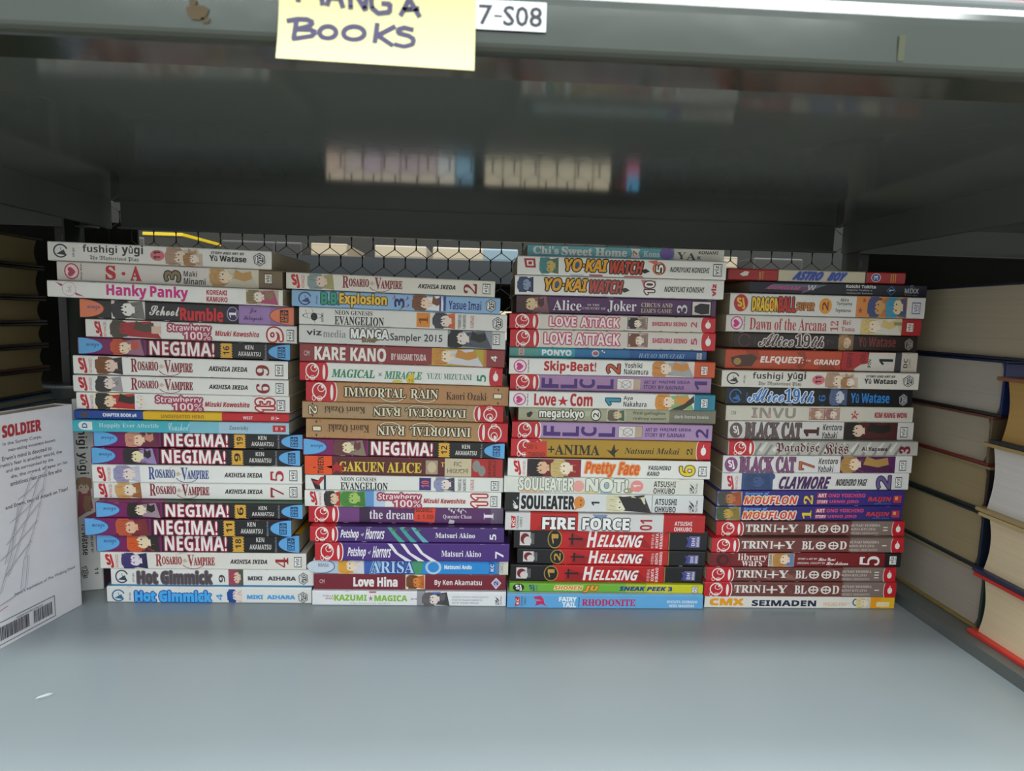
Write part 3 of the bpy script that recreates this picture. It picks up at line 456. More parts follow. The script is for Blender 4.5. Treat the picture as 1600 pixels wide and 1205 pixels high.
 ('#eeeef0', '#e4e0e4', 'white paperback with light green title, bottom of the second stack', [('T', 'PUELLA', 202, 278, 28, 40, '#b07a74', 'b'), ('T', 'MAGI', 222, 278, 46, 58, '#b07a74', 'b'), ('T', 'KAZUMI', 284, 512, 26, 66, '#8cc63c', 'b', {'w': .16}), ('T', '★', 524, 558, 28, 68, '#b0808c', 'n'), ('T', 'MAGICA', 568, 800, 28, 68, '#8cc63c', 'b', {'w': .16}), ('T', 'The innocent malice', 392, 682, 76, 88, '#c2c8be', 's'), ('T', '1', 826, 868, 44, 60, '#b07a74', 's', 1), ('band', 870, 930, '#9a9aa0'), ('A', 905, 1105, 3, 97, None, '#6c6668', '#f0e0d8', '#4c484c', 48), ('T', 'ORIGINAL STORY BY MAGICA QUARTET', 1120, 1385, 30, 42, '#9c9ca4', 'n'), ('T', 'STORY BY MASAKI HIRAMATSU', 1120, 1340, 50, 62, '#9c9ca4', 'n'), ('T', 'ART BY TAKASHI TENSUGI', 1120, 1312, 70, 82, '#9c9ca4', 'n'), ('yen', 1432, 1480, 28, 90), ('R', 530, 580, 1.5, 10, '#d04a52'), ('R', 980, 1040, 1.5, 12, '#5a7ac8')]),
]
S3 = [
 ('#6db2be', '#8a9a8a', 'light blue paperback with a library label reading YA, top of its stack', [('T', "Chi's", 235, 408, 12, 72, '#eceae2', 's', {'w': .2}), ('T', 'Sweet', 430, 640, 12, 78, '#eceae2', 's', {'w': .2}), ('T', 'Home', 662, 880, 14, 78, '#eceae2', 's', {'w': .2}), ('poly', [(905, 10), (972, 12), (960, 48), (974, 84), (908, 82), (920, 46)], '#eceae2'), ('T', '7', 922, 950, 26, 68, '#b83a3a', 'b', 1), ('T', 'Kona', 995, 1110, 28, 74, '#cfe0e2', 's', {'w': .15}), ('band', 1205, 1215, '#d6dcd6'),
   ('ST', 'dot_sticker', 'round violet sticker', [(1158 + 48 * math.cos(i * .35), 46 + 46 * math.sin(i * .35)) for i in range(18)], '#7d64b4', []),
   ('ST', 'spine_label', 'white library spine label', [(1208, 3), (1556, 3), (1556, 97), (1208, 97)], '#dcdacf', [('T', 'Y', 1228, 1290, 28, 84, '#34463a', 's'), ('T', 'A', 1294, 1360, 30, 88, '#34463a', 's'), ('T', 'KONAMI', 1378, 1515, 14, 40, '#242424', 'b'), ('T', 'K', 1372, 1396, 56, 84, '#242424', 'b')])]),
 (W, '#c8c4ba', 'white paperback with orange and red cartoon title and flaming 5', [('poly', [(168, 14), (245, 14), (252, 62), (180, 62)], '#b03038'), ('poly', [(186, 24), (232, 24), (236, 52), (192, 52)], W), ('R', 200, 224, 30, 46, '#b03038'), ('A', 275, 408, 6, 92, None, '#4a8a8c', '#cbb060', '#54705c', 51), ('T', 'YO·KAI', 440, 745, 12, 74, '#e9a820', 'b', 0, '#2a2622', .5, .25, .1), ('T', 'WATCH', 752, 990, 16, 80, '#c8482a', 'b', 0, '#2c1c1a', .5, .2, .1), ('E', 520, 552, 26, 56, '#3a5a8a'), ('poly', [(975, 60), (1010, 52), (1040, 66), (1000, 78)], K), ('E', 1055, 1150, 14, 84, '#d4664c'), ('poly', [(1020, 12), (1090, 6), (1080, 30)], '#d4664c'), ('E', 1070, 1140, 20, 78, '#e6b478'), ('T', '5', 1082, 1132, 28, 70, '#f4efe6', 'b', 1, '#2a2422', .5), ('T', 'NORIYUKI KONISHI', 1178, 1455, 38, 66, '#34322f', 'b', {'i': .1}), ('viz', 1480, 1542, 16, 82), ('R', 620, 712, 90, 98, '#b4373a'), ('R', 860, 990, 92, 98, '#c45a5e'), ('R', 490, 580, 93, 98, '#9ab6bc')]),
 (W, '#cbc7bd', 'white glossy paperback with cartoon title and pink 10', [('A', 122, 235, 8, 88, None, '#3a4a70', '#8a9cb4', '#2c3a5c', 52), ('T', 'YO·KAI', 300, 605, 14, 76, '#e9a820', 'b', 0, '#2a2622', .5, .25, .1), ('T', 'WATCH', 612, 850, 18, 82, '#c0504a', 'b', 0, '#4c3c3a', .5, .2, .1), ('E', 380, 412, 28, 58, '#3a5a8a'), ('poly', [(835, 60), (870, 52), (900, 66), (860, 78)], '#3a3836'), ('poly', [(975, 8), (1080, 14), (1060, 50), (1000, 60)], '#d47a80'), ('T', '10', 1000, 1070, 16, 84, '#f2ece6', 'b', 1, '#4a2a2c', .5), ('T', 'NORIYUKI KONISHI', 1138, 1418, 40, 68, '#34322f', 'b', {'i': .1}), ('T', 'viz', 1468, 1500, 22, 84, '#c2304a', 'b', 1, None, 0, .2)]),
 ('#53305f', '#4a3a4c', 'purple paperback with white serif title and dark picture box', [('A', 118, 345, 2, 98, '#4a3040', '#4a2c30', '#e0c898', '#8a5a64', 53), ('T', 'Alice', 368, 565, 22, 80, '#f0eaf0', 's'), ('T', 'IN THE', 605, 690, 40, 52, '#d8ccd8', 's'), ('T', 'COUNTRY OF', 572, 732, 58, 72, '#d8ccd8', 's'), ('T', 'Joker', 745, 945, 18, 84, '#f0eaf0', 's'), ('T', 'CIRCUS AND', 978, 1195, 26, 50, '#cfc0a8', 's'), ('T', "LIAR'S GAME", 978, 1192, 58, 82, '#cfc0a8', 's'), ('T', '3', 1228, 1300, 32, 82, '#d8d2dc', 's', 1, '#3c2444', .3), ('R', 1328, 1470, 10, 92, '#1c181c'), ('R', 1336, 1462, 14, 88, '#d6d2c8'), ('poly', [(1350, 40), (1390, 22), (1455, 26), (1455, 80), (1400, 84), (1352, 72)], '#1c1a1e')]),
 ('#d9d2c8', '#8a8078', 'pale paperback with pink outlined capitals and small 2', lat(70, 1497, '2', '#2e2a2c', .193)),
 ('#d9d2c8', '#8a8078', 'pale paperback with pink outlined capitals and small 5', lat(75, 1497, '5', '#7a4a34', .165)),
 ('#2b76ac', '#2c6a98', 'thin blue-green paperback with white title beneath the pink-lettered pair', [('band', 70, 270, '#5aa69c'), ('band', 270, 520, '#38a2b4'), ('band', 900, 1437, '#245c9c'), ('R', 132, 172, 14, 84, '#c9b8b4'), ('T', 'G', 142, 162, 24, 76, '#b86a70', 'b', 1), ('T', 'PONYO', 294, 495, 24, 78, '#eef2f2', 'b', {'w': .25}), ('E', 636, 688, 16, 84, '#c9d6e0'), ('E', 644, 682, 30, 70, '#b8606c'), ('E', 704, 714, 14, 34, '#dfe8f0'), ('E', 718, 728, 30, 46, '#dfe8f0'), ('T', 'HAYAO MIYAZAKI', 962, 1285, 40, 84, '#9cc0e0', 'si'), ('viz', 1366, 1408, 22, 92, '#3a5a80', '#cfd8de')]),
 (W, '#c4c0b8', 'white paperback with red title and orange right end', [('band', 1350, 1495, '#d0582a'), ('sb', 98, 188, 10, 90), ('T', 'Skip•Beat!', 308, 665, 14, 92, '#b81f26', 'b', {'w': .2}), ('T', '2', 738, 832, 26, 84, '#c4502c', 'b', 1, '#2a1e1c', .4), ('T', 'Yoshiki', 862, 985, 14, 48, '#2a2829', 'b'), ('T', 'Nakamura', 860, 1028, 52, 88, '#2a2829', 'b'), ('A', 1055, 1350, 2, 98, '#dcd4c8', '#cf8a44', '#eed8c2', '#a8a8a8', 54), ('viz', 1394, 1446, 24, 86, '#8a4030', '#ece2da')]),
 ('#a682ac', '#8a7490', 'dusky lilac paperback with purple capitals, number 1', flcl(75, 1467, '1')),
 (W, '#c4c2c0', 'white paperback with red star title and teal right end', [('band', 1350, 1495, '#1f86a0'), ('sb', 95, 182, 12, 88), ('T', 'Love', 240, 388, 14, 86, '#b81f26', 'b', {'w': .2}), ('T', '★', 398, 475, 22, 88, '#b81f26', 'n'), ('T', 'Com', 488, 640, 10, 86, '#b81f26', 'b', {'w': .2}), ('T', '1', 732, 832, 34, 78, '#2f94b4', 'b', 1, '#1c2024', .4), ('T', 'Aya', 855, 918, 18, 48, '#2a2829', 'b'), ('T', 'Nakahara', 855, 1015, 50, 84, '#2a2829', 'b'), ('A', 1075, 1350, 2, 98, None, '#dd9440', '#f0dac0', '#8cb478', 55), ('poly', [(1180, 98), (1280, 60), (1345, 6), (1348, 50), (1270, 98)], '#3c3028'), ('viz', 1392, 1446, 22, 86, '#2a4a58', '#e6eaea')]),
 ('#a8a88c', '#7a7864', 'grey-green paperback with white lower-case title and circled 2', [('poly', [(200, 10), (520, 40), (700, 10), (640, 60), (300, 50)], '#b6b69c'), ('band', 1175, 1500, '#7d7c6a'), ('poly', [(188, 48), (215, 34), (232, 44), (212, 76), (192, 72)], '#26262a'), ('T', 'megatokyo', 276, 580, 14, 90, '#ecebe0', 'b', 0, '#26251f', .4, .15), ('E', 628, 702, 6, 94, '#26251f'), ('E', 634, 696, 14, 86, '#e6e5da'), ('T', '2', 646, 684, 34, 68, '#26251f', 'n', 1, None, 0, .1), ('R', 740, 868, 8, 92, '#d0cfc0'), ('A', 745, 864, 12, 90, '#c4c2b0', '#6a6450', '#d6c0a0', '#4c6a44', 56), ('T', 'fred gallagher', 922, 1150, 20, 46, '#5a5a4c', 'b'), ('T', 'rodney caston', 922, 1152, 58, 82, '#5a5a4c', 'b'), ('T', 'dark horse books', 1210, 1450, 38, 62, '#d0cfc4', 'b')]),
 ('#b493bd', '#9a82a4', 'bright lilac paperback with purple capitals, number 2', flcl(88, 1475, '2')),
 ('#b28c2c', '#8a6a2a', 'mustard paperback with an upside-down price sticker at its red left end', [('tp', 80, 290), ('T', '+ANIMA', 335, 690, 30, 84, '#2c2820', 's', {'w': .08}), ('poly', [(735, 50), (770, 60), (790, 20), (800, 55), (826, 46), (796, 72), (800, 96), (770, 76)], '#2c2820'), ('T', 'Natsumi Mukai', 862, 1245, 38, 72, '#2c2820', 'si'), ('T', '2', 1296, 1336, 38, 72, '#2c2820', 's', 1), ('tpr', 1365, 1463), ('ST', 'price_sticker', 'red price sticker stuck upside down', [(182, 22), (322, 12), (326, 96), (184, 98)], '#cf3a2c', [('T', 'GOODWILL', 196, 312, 72, 94, '#5a1814', 'b', 2), ('T', '1.00', 190, 262, 30, 56, '#8a2a1e', 'b', 2)])]),
 (W, '#6a2430', 'white paperback with orange title and yellow 6', [('sj', 95, 178, 14, 90), ('A', 190, 400, 2, 98, '#7a2028', '#201d22', '#e0b492', '#6e1c24', 57), ('A', 350, 560, 2, 98, '#7a2028', '#c8b070', '#efdcc4', '#98202a', 58), ('T', 'Pretty', 585, 800, 14, 94, '#dd5a24', 'b', 0, '#e89a50', .5, .1, .1), ('T', 'Face', 820, 970, 14, 80, '#dd5a24', 'b', 0, '#e89a50', .5, .1, .1), ('T', 'YASUHIRO', 1020, 1188, 28, 52, '#2c2a2a', 'b', {'i': .15}), ('T', 'KANO', 1018, 1108, 60, 84, '#2c2a2a', 'b', {'i': .15}), ('T', '6', 1245, 1352, 24, 82, '#e6cc32', 'b', 1, '#5a4a1c', .4), ('viz', 1378, 1436, 28, 82)]),
 ('#dfe0d6', '#d0d0c6', 'white paperback with cream outlined title and pink discs', [('poly', [(130, 60), (330, 96), (160, 98)], '#e0b48c'), ('E', 520, 600, 20, 90, '#e8a39a'), ('poly', [(560, 96), (640, 70), (720, 98)], '#d8cc8a'), ('poly', [(700, 60), (780, 20), (800, 98), (720, 98)], '#9cb4bc'), ('E', 880, 950, 58, 96, '#b0a078'), ('T', 'SOULEATER', 138, 525, 8, 84, '#e6e8da', 'b', 0, '#6c7468', .3, .2), ('T', 'NOT!', 615, 910, 10, 84, '#e6e8da', 'b', 0, '#6c7468', .3, .4), ('E', 930, 1022, 14, 84, '#e8908c'), ('T', '1', 950, 1002, 42, 56, '#f2e4e0', 'b', 1), ('T', 'ATSUSHI', 1096, 1255, 16, 52, '#33322f', 'b'), ('T', 'OHKUBO', 1096, 1250, 58, 92, '#33322f', 'b'), ('yen', 1355, 1412, 26, 90), ('L', 1050, 90, 1140, 60, .2, '#d8a0a0'), ('O', 1200, 1420, 10, 160, '#e0b0b0', .02, 20, 20, 160)]),
 ('#dcdedd', '#c9c9c6', 'white paperback with heavy black title and black left end', [('band', 40, 140, '#1b1b1e'), ('T', 'Y', 95, 118, 40, 84, '#e4e4e4', 'c', 1), ('E', 104, 132, 66, 88, '#e4e4e4'), ('T', '+', 120, 132, 22, 36, '#e4e4e4', 'b'), ('T', 'SOULEATER', 155, 528, 14, 86, '#151517', 'b', {'w': .35}), ('E', 525, 604, 14, 80, '#d98a3c'), ('poly', [(540, 70), (528, 92), (560, 80)], '#d98a3c'), ('E', 570, 580, 30, 42, '#7a3c1c'), ('E', 570, 580, 54, 66, '#7a3c1c'), ('T', '1', 650, 708, 42, 64, '#151517', 'b', 1), ('A', 755, 1080, 2, 98, None, '#d9d4b0', '#e9e2c8', '#3a3032', 59), ('poly', [(840, 10), (1000, 20), (1060, 96), (900, 90)], '#2c2628'), ('R', 1082, 1086, 1.5, 98, '#8a8a8a'), ('T', 'ATSUSHI', 1104, 1260, 20, 54, '#1c1b1d', 'b'), ('T', 'OHKUBO', 1104, 1255, 62, 94, '#1c1b1d', 'b'), ('yen', 1348, 1412, 26, 92)]),
 ('#d8d6d4', '#c2bab6', 'red and white paperback with red number 01', [('band', 212, 552, '#be2120'), ('band', 1165, 1465, '#b91f22'), ('kc', 75, 155, 16, 88), ('poly', [(250, 90), (330, 50), (420, 96)], '#9c1a1c'), ('poly', [(650, 3), (760, 3), (740, 30), (680, 24)], '#7890b0'), ('T', 'FIRE', 300, 528, 24, 88, '#f2f0ee', 'b', 0, '#2a2628', .4, .35), ('T', 'FORCE', 585, 918, 24, 88, '#f2f0ee', 'b', 0, '#2a2628', .4, .35), ('T', '01', 995, 1084, 28, 88, '#b02028', 'b', 1), ('T', 'ATSUSHI', 1245, 1372, 34, 58, '#efe4e2', 'b'), ('T', 'OHKUBO', 1243, 1372, 66, 90, '#efe4e2', 'b')]),
 ('#18171a', '#2a2426', 'black and red paperback with gold 1, topmost of three alike', hel(103, 1480, '1')),
 ('#18171a', '#2a2426', 'black and red paperback with gold 2', hel(128, 1495, '2')),
 ('#18171a', '#2a2426', 'black and red paperback with gold 1, directly on the green book', hel(78, 1445, '1')),
 ('#73b53c', '#9cc24a', 'thin bright green paperback with yellow right end', [('band', 1050, 1455, '#d2d024'), ('band', 900, 1050, '#a4c02e'), ('E', 96, 176, 4, 96, '#1d1d1f'), ('T', 'SJ', 112, 162, 18, 84, '#eef0e4', 'b', 0, None, 0, .12, -.2), ('T', 'SJ', 208, 252, 16, 84, '#2c4494', 'b', 0, None, 0, .1, -.2), ('T', 'ADVANCED', 258, 270, 14, 86, '#2c4494', 'n', 1), ('T', 'SHONEN', 390, 590, 26, 68, '#e0823c', 'i', 0, '#efe8b0', .35, .1), ('T', 'JU', 598, 702, 20, 92, '#e8b030', 'i', 0, '#a8502c', .35, .2), ('T', 'SNEAK PEEK 3', 855, 1232, 26, 72, '#27408e', 'i', 0, None, 0, .2), ('viz', 1375, 1420, 16, 92)]),
 ('#67aee2', '#cfd8dc', 'light blue paperback with magenta title, bottom of the third stack', [('kc', 110, 190, 18, 86), ('poly', [(240, 20), (290, 12), (312, 36), (318, 66), (342, 88), (296, 70), (252, 84), (262, 58)], '#cf2f66'), ('poly', [(250, 34), (300, 44), (262, 50)], '#67aee2'), ('T', 'FAIRY', 422, 545, 20, 50, '#eef3f7', 'b', {'w': .2}), ('T', 'TAIL', 446, 542, 58, 90, '#eef3f7', 'b', {'w': .2}), ('R', 560, 566, 20, 90, '#2c5a94'), ('T', 'RHODONITE', 585, 965, 34, 80, '#c52a62', 's', {'w': .12}), ('T', 'KYOUTA SHIBANO', 1192, 1410, 38, 58, '#eef3f7', 'b'), ('T', 'HIRO MASHIMA', 1208, 1390, 66, 86, '#eef3f7', 'b')]),
]
S4 = [
 ('#a62a2a', '#7a3028', 'red and cream paperback lying topmost in the rightmost stack', [('band', 478, 1105, '#cfc6ac'), ('R', 474, 480, 2, 98, '#2c2a22'), ('R', 1098, 1108, 2, 98, '#2c2a22'), ('poly', [(205, 50), (240, 22), (272, 26), (262, 60), (230, 66)], '#e4dcd4'), ('T', 'DARK', 342, 356, 24, 90, '#c9a04c', 'b', 1), ('T', 'HORSE', 362, 374, 20, 90, '#c9a04c', 'b', 1), ('T', 'ASTRO', 582, 802, 16, 84, '#34499c', 'i', 0, '#7c8ac0', .4, .25, .3), ('T', 'BOY', 830, 968, 18, 84, '#34499c', 'i', 0, '#7c8ac0', .4, .25, .3), ('E', 1142, 1212, 12, 88, '#e0d8d0'), ('E', 1147, 1207, 18, 82, '#33519c'), ('T', '3', 1162, 1192, 32, 70, '#eee8e0', 'b', 1), ('R', 1282, 1290, 16, 92, '#c9903c'), ('R', 1297, 1305, 12, 92, '#c9903c'), ('R', 1312, 1320, 14, 92, '#c9903c')]),
 ('#181c2c', '#23263a', 'dark navy paperback with slanted pink title and blue diamond 1', [('poly', [(380, 62), (440, 22), (825, 18), (640, 92), (660, 66)], '#6a7488'), ('poly', [(384, 62), (420, 34), (720, 40), (670, 68)], '#8a4a74'), ('T', 'GUNDAM', 400, 640, 34, 62, '#c86a9c', 'i', {'w': .1, 'i': .3}), ('T', 'W', 690, 750, 22, 62, '#d9dce4', 'i'), ('T', 'Koichi Tokita', 960, 1172, 10, 36, '#d6d6d4', 'b', {'w': .1}), ('T', 'Hajime Yadate &', 966, 1150, 46, 62, '#c2c2c0', 'b'), ('T', 'Yoshiyuki Tomino', 962, 1152, 70, 86, '#c2c2c0', 'b'), ('poly', [(1250, 50), (1285, 12), (1320, 50), (1285, 90)], '#3c7ac0'), ('poly', [(1258, 50), (1285, 20), (1312, 50), (1285, 82)], '#181c2c'), ('T', '1', 1268, 1304, 42, 60, '#e0e2e6', 'b', 1), ('O', 1420, 1442, 2, 28, '#b8bac0', .2), ('T', 'MIXX', 1382, 1482, 30, 66, '#b8bac0', 'b', {'w': .1}), ('T', 'Manga', 1385, 1476, 76, 88, '#9a9ca4', 'n')]),
 ('#dedcd8', '#c4c0ba', 'white paperback with yellow and red dragon-style title and orange disc 2', [('E', 162, 262, 6, 86, '#b8282a'), ('T', 'SJ', 180, 246, 22, 74, '#e9c03a', 'b', 0, None, 0, .16, -.2), ('T', 'DRAGON', 292, 480, 18, 82, '#eec42e', 'b', 0, '#4a2a14', .4, .2), ('T', 'BALL', 480, 600, 14, 82, '#c42a26', 'b', 0, '#4a1a14', .4, .2), ('T', 'SUPER', 602, 732, 38, 74, '#d98a2a', 'i', 0, '#5a2c12', .3), ('E', 425, 452, 40, 66, '#e07a24'), ('E', 765, 856, 14, 88, '#e39a28'), ('T', '2', 788, 832, 32, 72, '#7a2a14', 'b', 1), ('T', 'Akira', 914, 972, 12, 28, '#3a3838', 'b'), ('T', 'Toriyama', 890, 998, 30, 50, '#3a3838', 'b'), ('L', 895, 54, 998, 54, .12, '#3a3838'), ('T', 'Toyotarou', 882, 994, 62, 82, '#3a3838', 'b'), ('R', 1030, 1395, 1.5, 98, '#d8873a'), ('T', '★', 1070, 1102, 4, 32, '#b0402c', 'n'), ('T', '★', 1042, 1080, 50, 82, '#b0402c', 'n'), ('A', 1110, 1260, 2, 98, None, '#3a4a7c', '#d29c5c', '#c8742c', 61), ('A', 1240, 1390, 2, 98, None, '#3f94b4', '#e6cca4', '#4a5678', 62), ('viz', 1430, 1490, 24, 78, '#5a64a0', '#e4e2de')]),
 ('#dad6d0', '#bdb8b0', 'white paperback with red old-style title and small fair-haired picture', [('band', 1358, 1497, '#b0262a'), ('sb', 140, 225, 8, 88), ('T', 'Dawn of the Arcana', 274, 820, 14, 86, '#b32c38', 's'), ('T', '12', 846, 902, 22, 84, '#c04a52', 's', 1), ('T', 'Rei', 932, 990, 14, 44, '#b32c38', 's'), ('T', 'Toma', 925, 1022, 56, 82, '#b32c38', 's'), ('A', 1062, 1358, 2, 98, '#c8c8a0', '#dcc078', '#f0dfc6', '#d8d4ca', 63), ('R', 1300, 1358, 20, 40, '#a08a64'), ('viz', 1390, 1444, 20, 80, '#7a3a38', '#ecE4de'.replace('E', 'e'))]),
 ('#241d1c', '#2a2422', 'dark brown-black paperback with white script title', [('O', 196, 282, 10, 90, '#6a3a34', .16, 22, 20, 330), ('T', 'shôjo', 308, 324, 30, 74, '#5a3430', 'b', 1), ('T', 'Alice', 342, 585, 6, 84, '#54403c', 'c', 0, '#e4ddd8', .45, .12), ('T', '19th', 602, 800, 6, 84, '#54403c', 'c', 0, '#e4ddd8', .45, .12), ('T', '7', 822, 872, 32, 66, '#5a2e2a', 's', 1), ('A', 905, 1012, 2, 98, '#7a5c40', '#b08a5c', '#e2c8a4', '#8a6a4c', 64), ('T', 'Yû Watase', 1046, 1315, 14, 72, '#7c3a34', 'b', {'w': .12}), ('vzo', 1380, 1440, 16, 90, '#b0a8a0', '#241d1c')]),
 ('#bf4a28', '#8a3c26', 'orange-red paperback with torn red label and large black 1', [('poly', [(240, 4), (330, 4), (350, 50), (280, 60)], '#9c3a20'), ('poly', [(600, 10), (660, 4), (690, 60), (640, 96), (600, 80), (650, 50)], '#9c3a20'), ('poly', [(760, 90), (820, 40), (900, 96)], '#a03c20'), ('poly', [(140, 42), (200, 30), (290, 24), (330, 40), (290, 86), (180, 90), (150, 70)], '#4a3020'), ('E', 160, 215, 44, 80, '#a8844a'), ('T', 'ELFQUEST:', 348, 658, 34, 72, '#efe6e0', 'b', {'w': .2, 'i': .1}), ('T', 'THE', 672, 708, 46, 56, '#efe6e0', 'b'), ('T', 'GRAND', 728, 916, 44, 70, '#efe6e0', 'b', {'w': .12, 'i': .1}), ('band', 1310, 1356, '#3c3a40'), ('band', 1356, 1470, '#cfc6b8'), ('T', 'DC', 1372, 1402, 30, 78, '#3c3a40', 'b', 1), ('T', 'COMICS', 1410, 1424, 34, 76, '#3c3a40', 'n', 1),
   ('ST', 'subject_label', 'torn red label', [(930, 2), (1118, 2), (1112, 56), (1060, 62), (1020, 82), (930, 98), (922, 70)], '#b0262c', [('T', 'GRAPHI', 962, 1000, 6, 80, '#5a1418', 'b', 1), ('T', 'NOVEL', 1056, 1092, 6, 54, '#5a1418', 'b', 1)]), ('ST', 'spine_label', 'white library spine label', [(1112, 3), (1308, 3), (1304, 97), (1020, 97), (1020, 86), (1062, 66), (1112, 60)], '#d4d0c8', [('T', 'PIN', 1112, 1136, 38, 78, '#2c2a2c', 'b', 1), ('T', '1', 1192, 1292, 34, 66, '#1c1a1c', 'b', 1)])]),
 ('#e0dcd2', '#c6c1b6', 'white paperback with pink oval 11 in the rightmost stack', fy(165, 1530)),
 ('#15171d', '#2454a0', 'black paperback with blue-white script title and blue author name', [('shj', 216, 304, 14, 90, '#2f6fb4'), ('T', 'Alice', 348, 590, 8, 84, '#3c7ac4', 'c', 0, '#dde6f0', .45, .12), ('T', '19th', 600, 798, 10, 84, '#3c7ac4', 'c', 0, '#dde6f0', .45, .12), ('T', '6', 832, 880, 40, 76, '#2f74bc', 's', 1), ('A', 905, 1030, 2, 98, '#23283a', '#5a6a90', '#c8d0dc', '#4a5878', 65), ('T', 'Yû Watase', 1054, 1325, 28, 80, '#2f86d4', 'b', {'w': .12}), ('vzo', 1392, 1450, 28, 94, '#b4b6b8', '#15171d')]),
 ('#d9d4c6', '#bcb6a8', 'cream paperback with large grey letters and pink star', [('T', 'CM', 228, 262, 36, 60, '#8a8880', 'b', 0, None, 0), ('T', 'INVU', 370, 672, 14, 80, '#9a968a', 'b', {'w': .15}), ('E', 388, 408, 52, 76, '#d49aa0'), ('E', 480, 500, 52, 76, '#d49aa0'), ('R', 766, 978, 12, 88, '#8a5a52'), ('A', 770, 870, 16, 84, '#e6d8c4', '#b88a78', '#efe0d0', '#c8a894', 66), ('A', 876, 974, 16, 84, '#dccab8', '#a8807a', '#efe0d0', '#c09a90', 67), ('T', '★', 1052, 1112, 18, 84, '#bf3a4e', 'n'), ('T', '2', 1070, 1092, 40, 62, '#f0e2da', 'b', 1), ('T', 'KIM KANG WON', 1222, 1445, 36, 70, '#b03c56', 'b', {'w': .08})]),
 ('#dcdad8', '#c4c2be', 'white paperback with grey-brown serif title and number 1', bcat(208, 1492, '1', '#6a5c5a', '#5a2a2a', '#4c2424', '#25221f', '#562428', [218, 306, 325, 710, 732, 830, 858, 992, 1005, 1380, 1400, 1452])),
 ('#b9b8b0', '#a8a698', 'grey marbled paperback with dark red blackletter title', [('poly', [(380 + 75 * i, 96), (430 + 75 * i, 10 + 12 * (i % 3)), (440 + 75 * i, 20 + 10 * (i % 2)), (402 + 75 * i, 98)], '#8a8a84') for i in range(14)] + [('poly', [(420 + 90 * i, 60), (470 + 90 * i, 4), (480 + 90 * i, 8), (440 + 90 * i, 80)], '#d8d8d0') for i in range(11)] + [('tp', 215, 388), ('T', 'Paradise', 535, 838, 8, 92, '#5c1f2e', 'k', 0, '#cfccc4', .25), ('T', 'Kiss', 870, 1042, 6, 90, '#5c1f2e', 'k', 0, '#cfccc4', .25), ('T', 'Ai Yazawa', 1132, 1310, 38, 66, '#45262c', 'b', {'w': .06}), ('T', '3', 1396, 1470, 34, 82, '#7a1f34', 's', 1, None, 0, .3)]),
 ('#dcdad8', '#7a3a6a', 'white paperback with mauve serif title and orange 7', bcat(172, 1482, '7', '#8a4a80', '#c8643c', '#5a1f5c', '#b0884a', '#4a1f4a', [184, 274, 288, 670, 698, 802, 830, 965, 982, 1365, 1394, 1442])),
 ('#e0dedc', '#c4c2c0', 'white paperback with dark purple slanted capitals and blue panel', [('sj', 198, 275, 18, 95), ('R', 300, 515, 1.5, 98, '#38507e'), ('E', 490, 530, 2, 40, '#38507e'), ('A', 320, 500, 6, 96, None, '#314772', '#42598a', '#2f4470', 68), ('T', 'CLAYMORE', 555, 915, 22, 92, '#4a2a5c', 'i', {'w': .3, 'i': .1}), ('T', 'NORIHIRO YAGI', 950, 1170, 36, 74, '#26242a', 'b', {'i': .15, 'w': .08}), ('T', '2', 1236, 1334, 16, 94, '#6a5a94', 'b', 1, '#2a2236', .45), ('viz', 1366, 1412, 24, 84)]),
 ('#342c7c', '#3a3070', 'violet-blue paperback with orange title and yellow 2', moon(132, 1470, '2', '#4a4a44', '#c07848', '#a8502c')),
 ('#322a76', '#3a3070', 'violet-blue paperback with orange title and yellow 1', moon(122, 1455, '1', '#4a5a3c', '#c8a048', '#8a7a34')),
 ('#70403c', '#5c4640', 'brown-red paperback with white capitals and two bars', trin(130, 1470, 'II')),
 ('#733e3a', '#5c4640', 'brown-red paperback with one bar, above the crimson book', trin(95, 1465, 'I')),
 ('#791d22', '#5c2a26', 'dark crimson paperback with white lower-case title and curved 5', [('E', 122, 212, 10, 92, '#4c1418'), ('E', 150, 196, 28, 76, '#6a1a1f'), ('T', 'LOVE & WAR', 218, 228, 10, 92, '#4c1418', 'n', 1), ('T', 'library', 275, 485, 4, 66, '#e9dcd4', 's'), ('T', 'wars', 305, 450, 56, 96, '#e9dcd4', 's'), ('R', 492, 526, 4, 96, '#cfc8b8'), ('T', 'LOVE&WAR', 500, 518, 10, 92, '#5a2a26', 'b', 1), ('A', 524, 678, 2, 98, '#c9a470', '#c08a48', '#f0d8ba', '#6a86b0', 69), ('T', 'STORY & ART BY', 702, 842, 34, 48, '#e4d4cc', 'b', {'i': .1}), ('T', 'Kiiro Yumi', 850, 972, 32, 54, '#f0e4de', 'c', {'w': .08}), ('T', 'ORIGINAL CONCEPT BY', 700, 902, 64, 78, '#e4d4cc', 'b', {'i': .1}), ('T', 'Hiro Arikawa', 910, 1066, 60, 84, '#f0e4de', 'c', {'w': .08}), ('T', '5', 1148, 1292, 20, 86, '#f2ece8', 's', 1), ('band', 1330, 1445, '#1d1a1e'), ('viz', 1360, 1416, 16, 84)]),
 ('#733e3a', '#5c4640', 'brown-red paperback with three bars', trin(40, 1408, 'III')),
 ('#74403b', '#5c4640', 'brown-red paperback with one bar, above the white bottom book', trin(40, 1410, 'I')),
